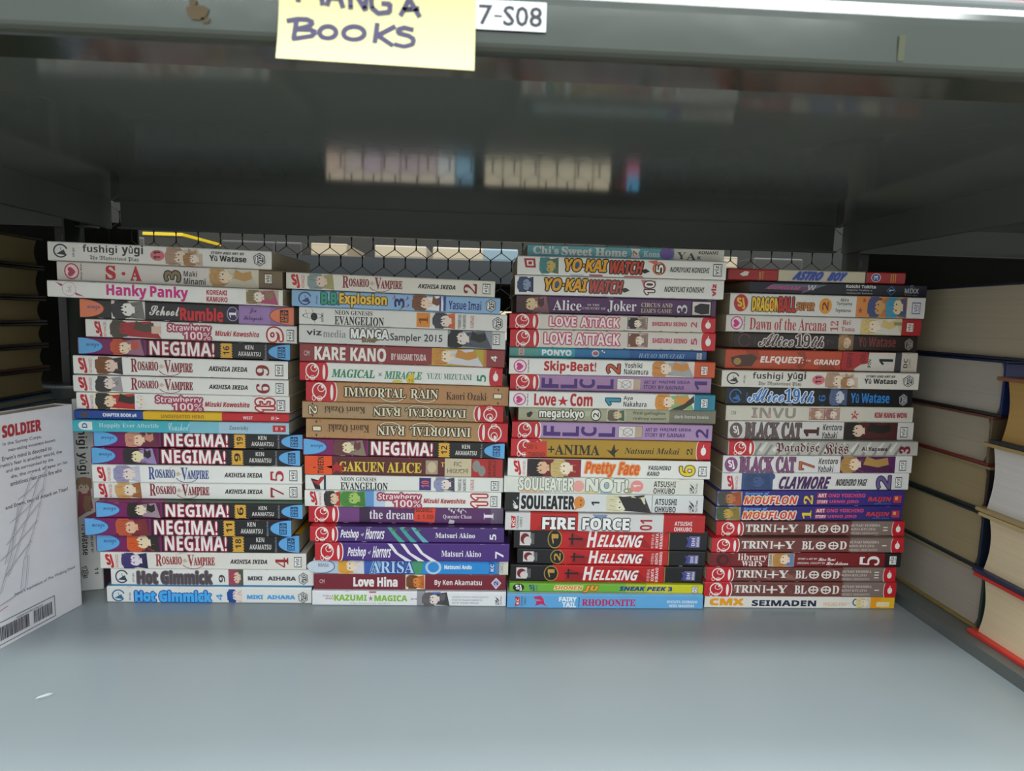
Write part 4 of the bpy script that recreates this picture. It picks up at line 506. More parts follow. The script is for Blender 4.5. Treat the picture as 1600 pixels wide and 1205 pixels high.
 ('#e9e5dc', '#d8d2c6', 'white paperback with yellow right end, bottom of the rightmost stack', [('band', 1300, 1398, '#f0b820'), ('band', 1225, 1300, '#f2a21c'), ('T', 'CMX', 84, 318, 24, 76, '#f0a422', 'b', {'w': .5}), ('T', 'SEIMADEN', 380, 835, 34, 80, '#262b4e', 'b', {'w': .25}), ('T', 'The', 734, 774, 36, 48, '#262b4e', 'n'), ('T', 'HIGURI YOU', 890, 1052, 48, 76, '#e8b878', 'b'), ('L', 860, 98, 1180, 30, .2, '#b0a898'), ('O', 1096, 1150, 14, 76, '#33304c', .3, 16, 90, 270), ('A', 1120, 1225, 6, 96, None, '#e6d49a', '#f0e6cc', '#d8d0c8', 70), ('R', 1268, 1362, 40, 80, '#f6e0b4'), ('L', 1272, 60, 1358, 60, .25, '#e8c088')]),
]
LAY = [
 [(-0.2889,0.5660,0.31636,0.1934,0.01678,-0.0132,55,1325),
  (-0.2797,0.5637,0.29909,0.1946,0.01686,-0.0128,108,1385),
  (-0.2798,0.5550,0.28457,0.2008,0.01424,-0.0131,52,1393),
  (-0.2695,0.5714,0.26693,0.1897,0.01710,-0.0115,235,1458),
  (-0.2678,0.5752,0.25003,0.1887,0.01639,-0.0090,270,1468),
  (-0.2739,0.5734,0.23428,0.1895,0.01540,-0.0074,125,1418),
  (-0.2759,0.5702,0.21676,0.1911,0.01702,-0.0051,98,1405),
  (-0.2755,0.5690,0.20103,0.1918,0.01522,-0.0026,98,1408),
  (-0.2748,0.5705,0.18513,0.1910,0.01543,-0.0004,118,1415),
  (-0.2751,0.5677,0.17682,0.1923,0.00780,0.0021,102,1412),
  (-0.2752,0.5661,0.16532,0.1932,0.01101,0.0044,95,1412),
  (-0.2632,0.5723,0.15022,0.1901,0.01482,0.0037,220,1495),
  (-0.2656,0.5720,0.13429,0.1902,0.01555,0.0049,207,1480),
  (-0.2641,0.5706,0.11726,0.1909,0.01677,0.0051,105,1482),
  (-0.2657,0.5746,0.10058,0.1914,0.01636,0.0045,115,1482),
  (-0.2603,0.5641,0.08576,0.1878,0.01458,0.0044,125,1490),
  (-0.2706,0.5634,0.06859,0.1879,0.01680,0.0037,52,1413),
  (-0.2655,0.5708,0.05011,0.1875,0.01818,0.0030,130,1465),
  (-0.2609,0.5711,0.03346,0.1908,0.01634,0.0023,158,1510),
  (-0.2542,0.5738,0.01638,0.1893,0.01674,0.0014,228,1558),
  (-0.2562,0.5710,0.00030,0.1908,0.01567,0.0000,202,1545)],
 [(-0.0855,0.5633,0.29792,0.1863,0.01481,-0.0131,25,1440),
  (-0.0805,0.5627,0.28277,0.1866,0.01463,-0.0113,62,1475),
  (-0.0742,0.5635,0.26697,0.1870,0.01545,-0.0111,118,1520),
  (-0.0749,0.5645,0.25027,0.1866,0.01634,-0.0099,118,1510),
  (-0.0749,0.5652,0.23337,0.1862,0.01655,-0.0089,122,1505),
  (-0.0760,0.5670,0.21588,0.1854,0.01713,-0.0078,122,1490),
  (-0.0702,0.5664,0.19716,0.1856,0.01818,-0.0053,165,1530),
  (-0.0743,0.5675,0.18129,0.1851,0.01559,-0.0047,140,1495),
  (-0.0701,0.5658,0.16286,0.1860,0.01810,-0.0054,165,1525),
  (-0.0727,0.5651,0.14698,0.1863,0.01542,-0.0031,145,1505),
  (-0.0729,0.5677,0.12834,0.1851,0.01822,-0.0015,155,1495),
  (-0.0724,0.5679,0.11354,0.1849,0.01441,-0.0001,160,1495),
  (-0.0735,0.5683,0.09748,0.1842,0.01564,0.0016,70,1475),
  (-0.0710,0.5725,0.08068,0.1844,0.01647,0.0008,103,1490),
  (-0.0687,0.5631,0.06535,0.1816,0.01492,0.0024,112,1502),
  (-0.0636,0.5620,0.04718,0.1822,0.01787,0.0031,148,1533),
  (-0.0653,0.5680,0.03177,0.1848,0.01510,0.0026,138,1525),
  (-0.0666,0.5703,0.01528,0.1838,0.01614,0.0017,138,1508),
  (-0.0667,0.5677,0.00030,0.1850,0.01455,0.0000,128,1510)],
 [(0.1296,0.5776,0.33567,0.1851,0.01147,0.0031,195,1560),
  (0.1235,0.5636,0.31836,0.1920,0.01700,0.0035,125,1572),
  (0.1220,0.5630,0.30059,0.1924,0.01744,0.0042,108,1555),
  (0.1218,0.5728,0.28391,0.1874,0.01636,0.0050,118,1500),
  (0.1174,0.5649,0.26970,0.1913,0.01391,0.0046,70,1497),
  (0.1185,0.5650,0.25284,0.1913,0.01656,0.0051,75,1497),
  (0.1163,0.5736,0.24297,0.1869,0.00949,0.0039,70,1437),
  (0.1187,0.5631,0.22769,0.1923,0.01496,0.0030,68,1495),
  (0.1190,0.5680,0.21243,0.1897,0.01498,0.0033,75,1467),
  (0.1199,0.5617,0.19701,0.1930,0.01507,0.0023,68,1495),
  (0.1270,0.5704,0.18286,0.1885,0.01374,0.0006,132,1500),
  (0.1223,0.5668,0.16692,0.1904,0.01566,0.0003,88,1475),
  (0.1217,0.5667,0.14867,0.1905,0.01794,-0.0002,80,1463),
  (0.1201,0.5629,0.13086,0.1925,0.01753,-0.0005,58,1460),
  (0.1163,0.5653,0.11444,0.1911,0.01611,-0.0011,32,1455),
  (0.1177,0.5663,0.09609,0.1907,0.01804,-0.0019,40,1452),
  (0.1187,0.5626,0.07823,0.1918,0.01737,-0.0043,35,1465),
  (0.1263,0.5701,0.05770,0.1887,0.02021,-0.0040,103,1480),
  (0.1281,0.5710,0.04169,0.1844,0.01557,-0.0057,128,1495),
  (0.1238,0.5705,0.02454,0.1886,0.01686,-0.0050,78,1445),
  (0.1237,0.5673,0.01534,0.1897,0.00871,-0.0025,72,1455),
  (0.1226,0.5647,0.00030,0.1915,0.01454,0.0000,55,1450)],
 [(0.3176,0.5860,0.32127,0.1743,0.01101,0.0055,125,1388),
  (0.3394,0.5860,0.30883,0.1759,0.01216,0.0042,272,1540),
  (0.3239,0.5739,0.28828,0.1894,0.02021,0.0044,135,1525),
  (0.3213,0.5734,0.27199,0.1896,0.01591,0.0032,108,1497),
  (0.3317,0.5860,0.25591,0.1827,0.01585,0.0033,165,1470),
  (0.3232,0.5756,0.23668,0.1885,0.01891,0.0037,102,1470),
  (0.3201,0.5687,0.22007,0.1920,0.01609,0.0062,165,1530),
  (0.3265,0.5803,0.20189,0.1863,0.01785,0.0074,190,1485),
  (0.3279,0.5792,0.18644,0.1867,0.01498,0.0098,193,1490),
  (0.3316,0.5809,0.16829,0.1860,0.01778,0.0115,208,1492),
  (0.3318,0.5746,0.15367,0.1891,0.01415,0.0140,210,1525),
  (0.3277,0.5749,0.13599,0.1889,0.01730,0.0148,172,1482),
  (0.3282,0.5769,0.11843,0.1879,0.01725,0.0156,165,1460),
  (0.3238,0.5753,0.10266,0.1886,0.01539,0.0150,132,1470),
  (0.3233,0.5754,0.08783,0.1886,0.01457,0.0150,122,1455),
  (0.3252,0.5736,0.07292,0.1895,0.01444,0.0125,130,1470),
  (0.3207,0.5679,0.05803,0.1922,0.01434,0.0100,95,1465),
  (0.3196,0.5677,0.04329,0.1915,0.01423,0.0075,78,1445),
  (0.3161,0.5672,0.02856,0.1901,0.01422,0.0050,40,1408),
  (0.3158,0.5660,0.01331,0.1929,0.01477,0.0025,40,1410),
  (0.3175,0.5681,0.00030,0.1922,0.01253,0.0000,45,1398)],
]
# ------------------------------------------------------------------ the steel shelving
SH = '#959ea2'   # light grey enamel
SH_SHADE = '#5f6461'  # same enamel, darkened in its colour for shade on the other shelves
def slab(name, box, c):
    b = MB(); b.box(*box, mat(c, 'matte')); o = b.obj(name); o['kind'] = 'structure'; return o
slab('floor', (-4, 4, -5, 3, -.85, -.8), '#8f8a80')
slab('wall_back', (-4, 4, 3.0, 3.1, -.8, 2.3), '#b9b6ac')
def rounded_lip(x0, x1, z, m):
    """front edge of a shelf whose top is at z: flat return flange below, rolled over the top"""
    p = [(.2545, z - .0337), (.2340, z - .0337)]
    p += [(.2340 - .0035 * math.sin(a), z - .0302 - .0035 * math.cos(a)) for a in (.4, .8, 1.2, 1.5708)]
    p += [(.2475 - .0165 * math.cos(a), z - .0165 + .0165 * math.sin(a)) for a in [i * math.pi / 20 for i in range(11)]]
    p += [(.2545, z)]
    b = MB(); n = len(p)
    vs = [(x0, y, zz) for y, zz in p] + [(x1, y, zz) for y, zz in p]
    for i in range(n):
        j = (i + 1) % n
        b.add([vs[i], vs[j], vs[n + j], vs[n + i]], [(0, 1, 2, 3)], m, False)
    b.face(vs[:n][::-1], m); b.face(vs[n:], m)
    return b
def steel_shelf(x0, x1, z, label, m_top='gloss', extra=None, flange=.0345, SH=SH, LIP='#30362f'):  # lip enamel darkened in its colour for shade on the front edge
    root = empty('steel_shelf', ((x0 + x1) / 2, .5, z), label, 'shelf')
    inv = Vector(root.location)
    def rel(b): b.v = [(x - inv.x, y - inv.y, zz - inv.z) for x, y, zz in b.v]; return b
    b = MB(); b.box(x0, x1, .2545, .79, z - .0012, z, mat(SH, m_top)); rel(b).obj('shelf_panel', root)
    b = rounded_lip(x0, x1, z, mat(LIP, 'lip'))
    if extra: extra(b)
    lip = rel(b).obj('front_lip', root)
    md = lip.modifiers.new('bevel', 'BEVEL'); md.width = .0008; md.segments = 2; md.limit_method = 'ANGLE'; md.angle_limit = math.radians(50)
    for p in lip.data.polygons: p.use_smooth = True
    b = MB(); b.box(x0 + .012, x1 - .012, .779, .781, z - flange, z - .0012, mat(SH, 'metal')); b.box(x0 + .012, x1 - .012, .771, .779, z - flange, z - flange + .002, mat(SH, 'metal')); rel(b).obj('rear_flange', root)
    for xx in (x0, x1 - .0015):
        b = MB(); b.box(xx, xx + .0015, .2545, .779, z - flange, z - .0012, mat(SH, 'metal')); rel(b).obj('side_flange', root)
    return root
def rust(b):
    for cx, cz, r, sx in ((-.1022, .3812, .0030, 1.2), (-.1036, .3846, .0014, .9), (-.0995, .3788, .0012, 1.3)):
        b.face([(cx + r * sx * (1 + .2 * math.sin(3 * a)) * math.cos(a), .2303, cz + r * (1 + .2 * math.cos(2 * a)) * math.sin(a)) for a in [i * .449 for i in range(14)]], mat('#4c4130', 'matte'))
    b.face([(.148, .2303, .3765), (.1505, .2303, .3765), (.1505, .2303, .3855), (.148, .2303, .3855)], mat('#4f5142', 'matte'))
steel_shelf(-.455, .452, .4062, 'grey steel shelf overhead with rolled lip and a sticky note on it', 'gloss', rust, SH=SH_SHADE)
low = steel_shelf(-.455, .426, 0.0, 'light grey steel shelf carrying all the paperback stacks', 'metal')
steel_shelf(.4262, 1.25, .0105, 'grey steel shelf of the right-hand bay under the hardbacks', 'metal', SH=SH_SHADE)
steel_shelf(-1.25, -.43, .183, 'dark grey steel shelf in the left bay under the dark hardbacks', 'metal', None, .018, SH=SH_SHADE)
steel_shelf(-1.25, -.4575, .4062, 'grey steel shelf overhead in the left-hand bay', 'metal', SH=SH_SHADE)
steel_shelf(.4545, 1.25, .4062, 'grey steel shelf overhead in the right-hand bay', 'metal', SH=SH_SHADE)
def post(x, y, sx, label, z1=.404):
    root = empty('shelf_post', (x, y, 0), label, 'post')
    b = MB(); w = .034; t = .002; m = mat('#262924', 'metal')
    b.box(0, sx * w, 0, t, -.8, z1, m) if sx > 0 else b.box(-w, 0, 0, t, -.8, z1, m)
    b.box(0, t, -w, 0, -.8, z1, m) if sx > 0 else b.box(-t, 0, -w, 0, -.8, z1, m)
    b.obj('angle_bar', root)
    for z in (.36, .22, .08):
        h = MB(); n = 6; r = .0065; cx = sx * w * .5
        h.add([(cx + r * math.cos(i * math.pi / 3), -.005, z + r * math.sin(i * math.pi / 3)) for i in range(n)] + [(cx + r * math.cos(i * math.pi / 3), 0, z + r * math.sin(i * math.pi / 3)) for i in range(n)], [(i, (i + 1) % n, n + (i + 1) % n, n + i) for i in range(n)] + [tuple(range(n))], mat('#55594f', 'metal')); h.obj('bolt', root)
post(-.492, .786, -1, 'dark steel corner post behind the leftmost stack')
post(.458, .786, 1, 'dark steel corner post behind the rightmost stack')
def chicken_wire():
    b = MB(); m = mat('#24231f', 'matte'); r = .00055
    def seg(p, q):
        d = (Vector(q) - Vector(p)).normalized(); n = Vector((0, 1, 0)); s = d.cross(n)
        vs = [Vector(e) + k for e in (p, q) for k in (n * r, s * r, -n * r, -s * r)]
        b.add(vs, [(i, (i + 1) % 4, 4 + (i + 1) % 4, 4 + i) for i in range(4)], m)
    w, hv, hs = .027, .013, .0095
    for j in range(19):
        z = j * (hv + hs)
        for i in range(35):
            x = -.468 + i * w + (j % 2) * w / 2
            if x > .468: continue
            seg((x - .0006, .797, z), (x + .0006, .797, z + hv)); seg((x + .0006, .7972, z), (x - .0006, .7972, z + hv))
            if z + hv + hs < .44:
                seg((x, .797, z + hv), (x - w / 2, .797, z + hv + hs)); seg((x, .797, z + hv), (x + w / 2, .797, z + hv + hs))
    o = b.obj('wire_mesh_panel'); tag(o, 'hexagonal chicken-wire panel closing the back of the bay', 'wire mesh')
chicken_wire()
def panel(name, box, label, c):
    b = MB(); b.box(*box, mat(c, 'matte')); o = b.obj(name); tag(o, label, 'panel')
panel('shade_board', (-1.25, -.435, .8, .803, 0, .382), 'added dark board that keeps the left-hand bay in shade', '#1d1c17')  # dark boards added in place of the deep shade in the side bays
panel('shade_board', (.47, 1.25, .8, .803, 0, .40), 'added dark board that keeps the right-hand bay in shade', '#1d1c17')
panel('light_block_panel', (-1.254, -1.251, .25, .8, 0, .405), 'added unseen panel keeping light out of the left-hand bay', '#22211d')  # unseen panels added to shut out light from the outer sides
panel('light_block_panel', (1.251, 1.254, .25, .8, 0, .405), 'added unseen panel keeping light out of the right-hand bay', '#22211d')
panel('divider_panel', (-.448, -.446, .30, .785, 0.001, .162), 'low grey divider between the stacks and the left-hand bay', '#4a4f50')
# ------------------------------------------------------------------ the paperbacks
def run_print(pr, prof, ops):
    for op in ops:
        a = list(op[1:]); kw = a.pop() if a and isinstance(a[-1], dict) else {}
        if op[0] in ('band', 'tp', 'tpr'): a.insert(2, prof) if op[0] != 'band' else a.append(prof)
        getattr(pr, op[0])(*a, **kw)
def build(S, lay, group):
    for (spine, top, label, ops), (x, y, z, L, T, s, xl, xr) in zip(S, lay):
        root, mb, pg, prof = paperback('paperback_book', (x, y, z), (0, -math.atan(s), 0), L, T, spine, top, label, group, pages=random.choice(['#b3a68e', '#a89a80', '#bdb09a', '#a6987c']))
        pr = Print(mb, xl, xr, L, T, 8e-6)
        run_print(pr, prof, [o for o in ops if o[0] != 'ST'])
        rn = random.Random(label)
        for k in range(rn.randint(2, 6)):     # rubbed edges
            u = rn.uniform(xl, xr - 40); v = rn.choice((1.5, 96.5))
            pr.R(u, u + rn.uniform(6, 34), v, v + rn.uniform(.8, 2.2), '#cfc8be' if spine[1] in '123456789' else '#8f877c')
        mb.obj('cover', root); pg.obj('page_block', root)
        for o in ops:
            if o[0] != 'ST': continue
            _, nm, lab, pts, c, sub = o
            b = MB(); q = Print(b, xl, xr, L, T, 8e-6)
            f = [(p[0], p[2]) for p in (q.P(a, min(98, max(2, v))) for a, v in pts)]; n = len(f)
            b.add([(a, -.0007, c_) for a, c_ in f] + [(a, -.0001, c_) for a, c_ in f], [tuple(range(n))[::-1]] + [(i, (i + 1) % n, n + (i + 1) % n, n + i) for i in range(n)], mat(c))
            q.i = 92; run_print(q, prof, sub)
            so = b.obj(nm, root); so['label'] = lab
for S, lay, g in zip((S1, S2, S3, S4), LAY, (G1, G2, G3, G4)): build(S, lay, g)
# ------------------------------------------------------------------ books standing at the left
root, mb, pg, prof = paperback('paperback_book', (-.3905, .594, .0955), (0, math.pi / 2, math.radians(15)), .19, .0195, W, '#7a1f5c', 'white paperback with magenta cover standing upright behind the leaning white one', 'paperbacks standing at the left', .127)
pr = Print(mb, 0, 1000, .19, .0195, 8e-6)
run_print(pr, prof, [('T', 'fushigi yûgi', 60, 385, 40, 90, '#3c3c40', 'b'), ('A', 400, 610, 30, 97, None, '#b08a70', '#ecd8c4', '#b0606c', 3), ('T', 'STORY AND ART BY', 640, 800, 36, 47, '#3c3b40', 'b'), ('T', 'Yû Watase', 640, 810, 56, 84, '#35353a', 'b'), ('vzo', 868, 935, 62, 96), ('T', '11', 880, 915, 20, 36, '#3c3b40', 'b')])
mb.obj('cover', root); pg.obj('page_block', root)
wb_ = empty('paperback_book', (-.384, .504, 0), 'white paperback standing sideways with red heading, text and barcode, at far left', 'book', 'paperbacks standing at the left', (0, 0, math.radians(79)))
b = MB(); m = mat('#e6e4e8'); w, h, t = .127, .19, .018
b.box(-w/2, w/2, 0, .0006, .0003, h, m); b.box(-w/2, w/2, t - .0006, t, .0003, h, m); b.box(w/2 - .0006, w/2, 0, t, .0003, h, m)
pr = Print(b, 0, 127, w, h, 8e-6)
pr.T('THE', 28, 58, 4.6, 9.6, '#b3323a', 'b', w=.35); pr.T('SOLDIER', 61, 95, 4.6, 9.6, '#b3323a', 'b', w=.35)
for k, (t_, x1, v) in enumerate((('in the Survey Corps,', 95, 11.6), ('man-eating monsters known', 108, 14.6), ("Erwin's mind is devoted to", 104, 17.6), ("Erwin's fear is another world, the", 114, 20.5), ('and die surrounded by the', 105, 23.4), ('die, the crowd, all eyes on his', 119, 26.3), ('ambitious men cross fire who', 113, 29.2), ('and Erwin, two of Attack on Titan!', 118, 39))):
    pr.T(t_, x1 - len(t_) * 1.72, x1, v, v + 1.9, '#4c4c58', 'n', w=.05)
pr.T("Japan's equivalent of The Walking Dead", 62, 121, 78.4, 80.2, '#55555f', 'n', w=.03)
rn = random.Random(4)
for p in ([(98, 26), (92, 40), (84, 52), (72, 66), (68, 78)], [(90, 30), (80, 44), (70, 56), (58, 70)], [(84, 28), (74, 40), (64, 52), (56, 64)], [(98, 28), (82, 35), (70, 38)], [(94, 36), (78, 43), (62, 47)], [(90, 42), (72, 50), (58, 56)], [(86, 50), (68, 57), (52, 62)], [(80, 58), (66, 64), (54, 70)], [(76, 64), (72, 78), (60, 80), (40, 82)], [(70, 40), (62, 60), (50, 76)]):
    for (x0, v0), (x1, v1) in zip(p, p[1:]):
        pr.L(x0, v0, x1, v1, .5, '#a9a9b2'); pr.L(x0 + 1.2, v0 + .5, x1 + 1.8, v1 - .3, .25, '#b4b4bc')
pr.L(48, 83.5, 56, 82.6, .5, '#d0583c')
for q in (('R', 30, 98.5, 88.2, 88.5), ('R', 30, 98.5, 98, 98.3), ('R', 98, 98.5, 88.2, 98.3)): pr.R(*q[1:], '#55555c')
x = 40
while x < 95:
    a = rn.uniform(.25, .9)
    if not 73 < x < 77: pr.R(x, x + a, 90.4, 96.4, '#2c2c34')
    x += a + rn.uniform(.3, .8)
pr.T('www.kodansha.us', 62, 86, 89, 90, '#55555c', 'n')
b.obj('cover', wb_)
b = MB(); b.box(-w/2 + .0008, w/2 - .0008, .0008, t - .0008, .001, h - .001, mat('#b9ad98', 'pages')); b.obj('page_block', wb_)
# ------------------------------------------------------------------ hardbacks in the neighbouring bays
def hardback(x0, x1, y0, y1, z0, z1, top, bot, spine, pages, label, group, side, board=.0026, over=.004, near=0):
    """lying hardback: page edges face the bay (side -1: towards -X), spine at the near end"""
    root = empty('hardback_book', ((x0 + x1) / 2, (y0 + y1) / 2, z0), label, 'book', group)
    c = Vector(root.location); b = MB()
    def rel(q): q.v = [(x - c.x, y - c.y, z - c.z) for x, y, z in q.v]; return q
    b.box(x0, x1, y0, y1, z0 + .0001, z0 + board, mat(bot)); b.box(x0, x1, y0, y1, z1 - board, z1 - .0001, mat(top)); b.box(x0, x1, y0, y0 + board, z0 + board, z1 - board, mat(spine))
    rel(b).obj('cover', root, .0006)
    p = MB(); a0 = x0 + (over if side < 0 else .003); a1 = x1 - (over if side > 0 else .003)
    ya = y0 + board + .001 + near; yb = y1 - over; za, zb = z0 + board, z1 - board; m = mat(pages, 'blockpages')
    n = 8; zz = [za + (zb - za) * i / n for i in range(n + 1)]
    ins = [.006 * (1 - math.sin(math.pi * i / n)) for i in range(n + 1)]; fo = [.004 * math.sin(math.pi * i / n) for i in range(n + 1)]
    prof = [(ya + ins[i], zz[i]) for i in range(n + 1)] + [(yb - fo[i], zz[i]) for i in range(n, -1, -1)]
    p.extrude(prof, a0, a1, m); rel(p).obj('page_block', root)
GR, GL = 'hardbacks lying in the right-hand bay', 'dark hardbacks lying in the left-hand bay'
H0 = .2795
for a in (
 (.448, .62, .47, .72, H0 - .025, H0 + .042, '#1d2436', '#1d2436', '#1d2436', '#b3a892', 'thickest hardback, topmost in the right-hand bay, navy cover'),
 (.448, .61, .508, .70, H0 - .075, H0 - .0252, '#1b2748', '#23211f', '#1b2c5c', '#b5aea2', 'hardback with navy spine under the thickest one'),
 (.448, .61, .516, .70, H0 - .12, H0 - .0752, '#6c4038', '#7a2a28', '#6b5a44', '#aca18d', 'hardback with red lower board and grey-brown spine in the right-hand bay'),
 (.448, .60, .513, .69, H0 - .1622, H0 - .1202, '#8a7a5a', '#1e2a28', '#2c2624', '#a18f6c', 'tan-paged hardback with dark green lower board in the right-hand bay'),
 (.448, .60, .513, .70, H0 - .2146, H0 - .1624, '#1e2a28', '#1f2c36', '#1a2638', '#a59573', 'tan-paged hardback with dark blue spine, second from the bottom at the back'),
 (.448, .61, .505, .70, .0105, H0 - .2148, '#9a8a64', '#8f7a44', '#274038', '#aca295', 'pale-paged hardback with ochre lower board, bottom one at the back'),
): hardback(*a, GR, -1)
for a in (
 (.4375, .60, .31, .505, H0 - .0967, H0 - .0387, '#8c5a3c', '#2a2c30', '#7a5a3c', '#b8945a', 'yellow-paged hardback, topmost of the nearer right-hand pile'),
 (.4375, .60, .30, .512, H0 - .1584, H0 - .0969, '#a98f5c', '#a89264', '#a98f5c', '#d8d3ce', 'white-paged hardback with ochre boards in the nearer right-hand pile'),
 (.4375, .60, .30, .508, H0 - .2123, H0 - .1586, '#b9a678', '#28304c', '#28304c', '#dcc8a6', 'cream-paged hardback with navy lower board in the nearer right-hand pile'),
 (.4375, .60, .30, .506, .0105, H0 - .2125, '#c2342c', '#cc3a30', '#c2342c', '#dcc7a4', 'hardback with bright red cover at the bottom of the nearer right-hand pile'),
): hardback(*a, GR, -1, .0034, .006)
zs = [.0645, .0352, .0052, -.0188, -.0414, -.0644, -.0895]
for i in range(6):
    hardback(-.60, -.441, .50, .642, H0 + zs[i + 1], H0 + zs[i] - .0002, '#14120f', '#14120f' if i != 4 else '#3c1612', '#14120f', '#75694a',  # page colour darkened to paint in the shade of the left bay
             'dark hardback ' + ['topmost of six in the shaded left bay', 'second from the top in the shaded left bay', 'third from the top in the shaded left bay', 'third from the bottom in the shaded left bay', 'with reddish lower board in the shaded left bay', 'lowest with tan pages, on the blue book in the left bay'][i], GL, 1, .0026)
hardback(-.60, -.436, .42, .642, .1832, H0 - .0897, '#2c5a78', '#2c5a78', '#2c5a78', '#8a7f66', 'thin blue book under the pile in the left bay', GL, 1, .0012, .002)
# ------------------------------------------------------------------ note and label on the lip of the shelf overhead
def note():
    b = MB(); m = mat('#cfcb90'); x0, x1, z0, z1 = -.0745, -.006, .3660, .4380
    def sy(z, x=0): return .2287 - .0045 * max(0, (.384 - z) / .018) ** 2 * .5 - (.0016 if z > .40 else .0016 * max(0, (z - .386) / .014)) 
    n = 22
    def zz(i, x): return z0 - (x - x0) * .018 + (z1 - z0) * i / n
    k = 6; g = []
    for i in range(n + 1):
        for j in range(k + 1):
            x = x0 + (x1 - x0) * j / k + .0026 * (i / n) * (1 - j / k); z = zz(i, x); g.append((x, sy(z), z))
    off = len(g); g += [(x, y + .00015, z) for x, y, z in g]
    fs = []
    for i in range(n):
        for j in range(k):
            a = i * (k + 1) + j; fs += [(a, a + 1, a + k + 2, a + k + 1), (off + a, off + a + k + 1, off + a + k + 2, off + a + 1)]
    b.add(g, fs, m, True)
    ink = mat('#55506a', 'matte')
    def w(px, py): x = x0 + (px / 2 - 428) / 4560; return x, .3660 + (95 + .064 * (px / 2 - 428) - py / 2) / 4800 - (x - x0) * .018
    def oval(cx, cy, rx, ry): return [(cx + rx * math.cos(i * .33), cy - ry * math.sin(i * .33)) for i in range(20)]
    strokes = [[(888, 66), (920, 60), (950, 61), (968, 70), (958, 82), (918, 93), (960, 94), (977, 102), (965, 116), (905, 126)], [(917, 63), (909, 124)], oval(1015, 103, 26, 20), oval(1097, 105, 33, 22), [(1170, 72), (1163, 136)], [(1226, 82), (1172, 112), (1220, 146)],
        [(1283, 93), (1255, 86), (1236, 92), (1236, 104), (1270, 113), (1286, 124), (1282, 142), (1255, 150), (1226, 142)],
        [(922, 4), (930, -60), (960, -15), (990, -60), (998, 14)], [(1012, 16), (1035, -60), (1062, 22)], [(1018, -8), (1058, -6)], [(1086, 26), (1084, -50), (1132, 30), (1136, -46)], [(1208, -20), (1170, -32), (1150, -5), (1152, 22), (1172, 40), (1208, 36), (1210, 10), (1184, 8)], [(1243, 46), (1270, -6), (1303, 50)], [(1250, 28), (1300, 24)]]
    for s in strokes:
        pts = []
        for (ax, ay), (bx, by) in zip(s, s[1:]):
            q = max(1, int(math.hypot(bx - ax, by - ay) / 8))
            pts += [(ax + (bx - ax) * i / q, ay + (by - ay) * i / q) for i in range(q)]
        pts.append(s[-1])
        for p, q in zip(pts, pts[1:]):
            (ax, az), (bx, bz) = w(*p), w(*q); d = Vector((bx - ax, bz - az)); 
            if d.length == 0: continue
            nn = Vector((-d.y, d.x)).normalized() * .00085; e = d.normalized() * .0002
            b.face([(ax - nn.x - e.x, sy(az) - .00012, az - nn.y - e.y), (bx - nn.x + e.x, sy(bz) - .00012, bz - nn.y + e.y), (bx + nn.x + e.x, sy(bz) - .00012, bz + nn.y + e.y), (ax + nn.x - e.x, sy(az) - .00012, az + nn.y - e.y)], ink)
    o = b.obj('sticky_note'); tag(o, 'yellow sticky note handwritten in capitals on the overhead shelf lip', 'note')
note()
b = MB(); pr = Print(b, 700, 853, .0345, .0098, 1.2e-5); b.box(-.01725, .01725, 0, .0002, 0, .0098, mat('#dcdfe6'))
pr.T('7', 748, 768, 18, 84, '#26262c', 'n', w=.12); pr.R(771, 784, 50, 57, '#26262c'); pr.T('S08', 786, 846, 18, 84, '#26262c', 'n', w=.14)
o = b.obj('shelf_label'); o.location = (.00165, .2298, .3802); tag(o, 'white printed shelf label beside the yellow note', 'label')
# ------------------------------------------------------------------ things on the shelf overhead and behind the wire mesh
for i, (x0, x1, c, lab) in enumerate(((.10, .225, '#c04a4e', 'red-edged paperback lying on the overhead shelf'), (.228, .34, '#d9c6cc', 'pale pink paperback lying on the overhead shelf'))):
    root, mb, pg, prof = paperback('paperback_book', ((x0 + x1) / 2, .2620, .4064), (0, 0, 0), x1 - x0, .012, c, c, lab, 'paperbacks on the overhead shelf', .126)
    Print(mb, 0, 100, x1 - x0, .012, 8e-6).R(8, 70, 20, 80, '#2c3050'); mb.obj('cover', root); pg.obj('page_block', root)
def far_shelf(z0, z1, label):
    b = MB(); b.box(-1.1, 1.1, 1.19, 1.42, z0, z1, mat('#25282a', 'metal')); o = b.obj('steel_shelf'); tag(o, label, 'shelf')
far_shelf(H0 + .0624, H0 + .1047, 'dark shelf edge seen through the wire mesh in the next aisle')
far_shelf(H0 - .075, H0 - .046, 'lower shelf of the next aisle behind the wire mesh')
b = MB(); b.box(-1.1, 1.1, 1.43, 1.436, -.8, .75, mat('#2c2b28', 'matte')); tag(b.obj('shade_board'), 'added dark board blocking light behind the next aisle', 'panel')  # dark board added so no bright background shows through the mesh
GB = 'small boxes in the next aisle behind the mesh'
rn = random.Random(3)
def small_box(x, y, z, w, d, h, c, lid, label, group):
    root = empty('small_box', (x, y, z), label, 'box', group)
    b = MB(); b.box(-w / 2, w / 2, 0, d, 0, h * .8, mat(c)); b.obj('tray', root, .0015)
    b = MB(); b.box(-w / 2 - .0004, w / 2 + .0004, -.0006, d, h * .8, h, mat(lid)); b.obj('lid', root, .0012)
zb = H0 - .0458
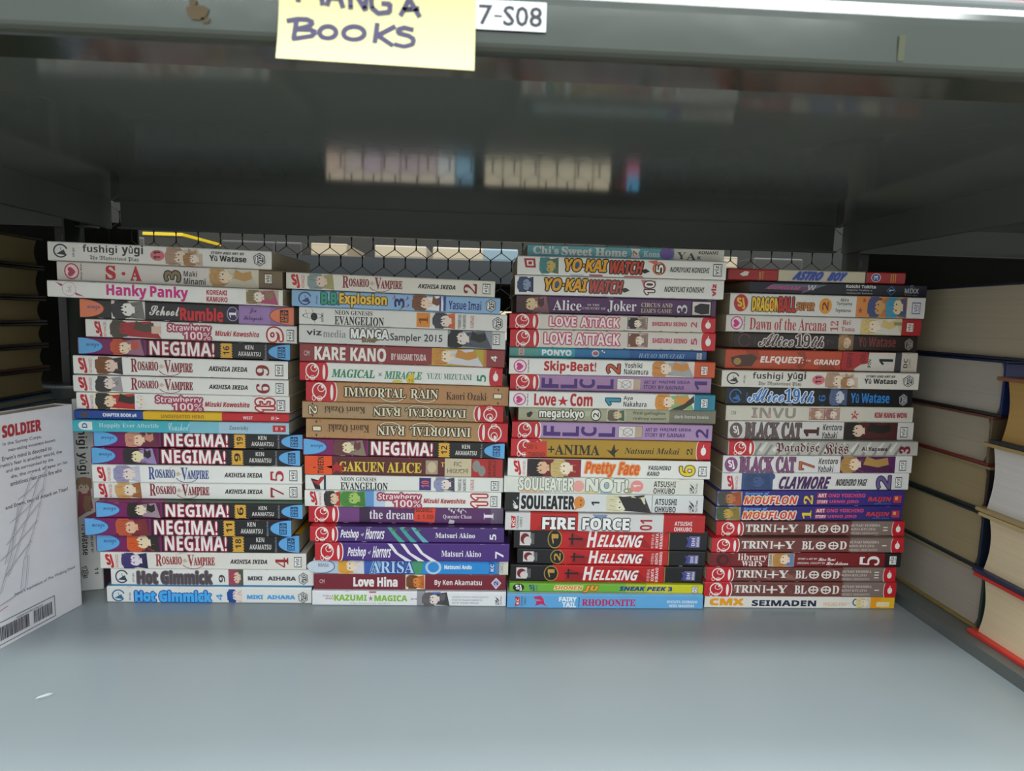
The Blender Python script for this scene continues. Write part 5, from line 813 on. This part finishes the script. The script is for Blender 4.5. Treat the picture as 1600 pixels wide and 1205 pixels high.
for i in range(8):
    x = -.288 + i * .0345; c = ['#d8b8a8', '#c9b4b0', '#c2aab4', '#c8b0b2', '#c2a8b0', '#ccb2b2', '#d8d4d4', '#8ab4cc'][i]
    small_box(x, 1.2, zb, .0325, .12, .036, c, c, ('pink box in the lower row behind the mesh' if i < 6 else 'pale grey box in the lower row behind the mesh' if i == 6 else 'light blue box in the lower row behind the mesh'), GB + (', pink' if i < 6 else ''))
    if i != 7: small_box(x + rn.uniform(-.0006, .0006), 1.2, zb + .0362, .0325, .12, .031, '#d9c8ac', '#d4c2a4', 'beige box on top of the pink boxes behind the mesh', GB + ', beige upper row')
for i in range(7):
    small_box(.008 + i * .0345, 1.2, zb, .0325, .12, .056, '#d9c8ac', '#d2c0a2', 'taller beige box right of the light blue one, behind the mesh', GB + ', tall beige')
root = empty('upright_book', (.275, 1.2, H0 - .0458), 'tall pink and light blue book in the next aisle behind the mesh', 'book', GB)
b = MB(); b.box(-.012, .012, 0, .13, 0, .1, mat('#c8506c')); b.box(-.0118, .0118, -.0005, .002, .02, .06, mat('#3f9cc4')); b.obj('cover', root, .001)
p = MB(); p.box(-.009, .009, .004, .128, .098, .1006, mat('#cfc4a8', 'pages')); p.obj('page_block', root)
for i, (x, w, c, lab) in enumerate(((-.70, .06, '#4a4844', 'dark'), (-.645, .075, '#c8a818', 'bright yellow'), (-.50, .10, '#3c3a38', 'dark'), (-.40, .05, '#3c3a38', 'dark'), (-.335, .07, '#8a7a66', 'tan'), (-.215, .10, '#94887a', 'pale'), (-.105, .10, '#9c9082', 'pale'), (-.01, .07, '#74848c', 'grey-blue'), (.075, .08, '#9c9082', 'pale'), (.30, .1, '#45423e', 'dark'), (.42, .07, '#7a6e60', 'tan'), (.52, .1, '#3c3a38', 'dark'))):  # pale and tan covers darkened in colour for the dimmer light there
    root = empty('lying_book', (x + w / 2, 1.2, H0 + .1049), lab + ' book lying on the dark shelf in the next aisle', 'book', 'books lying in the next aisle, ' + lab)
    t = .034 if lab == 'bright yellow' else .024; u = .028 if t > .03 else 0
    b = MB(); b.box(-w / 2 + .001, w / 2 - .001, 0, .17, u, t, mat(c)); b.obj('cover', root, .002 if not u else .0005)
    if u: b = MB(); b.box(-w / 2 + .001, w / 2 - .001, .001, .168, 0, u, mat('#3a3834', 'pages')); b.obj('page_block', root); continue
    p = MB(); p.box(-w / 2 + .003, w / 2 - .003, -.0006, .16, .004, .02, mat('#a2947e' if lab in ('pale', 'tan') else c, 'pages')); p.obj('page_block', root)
# a scrap of paper on the shelf
b = MB(); b.face([(0, 0, .0006), (.007, .0035, .001), (.0085, .0065, .0006), (.0055, .006, .0014), (.001, .0022, .0012)], mat('#c9cdd2', 'matte')); b.face([(0, 0, .0001), (.001, .0022, .0001), (.0055, .006, .0001), (.0085, .0065, .0001), (.007, .0035, .0001)], mat('#c9cdd2', 'matte'))
o = b.obj('paper_scrap'); o.location = (-.313, .422, .0002); tag(o, 'tiny white scrap on the grey shelf, in front at left', 'scrap')
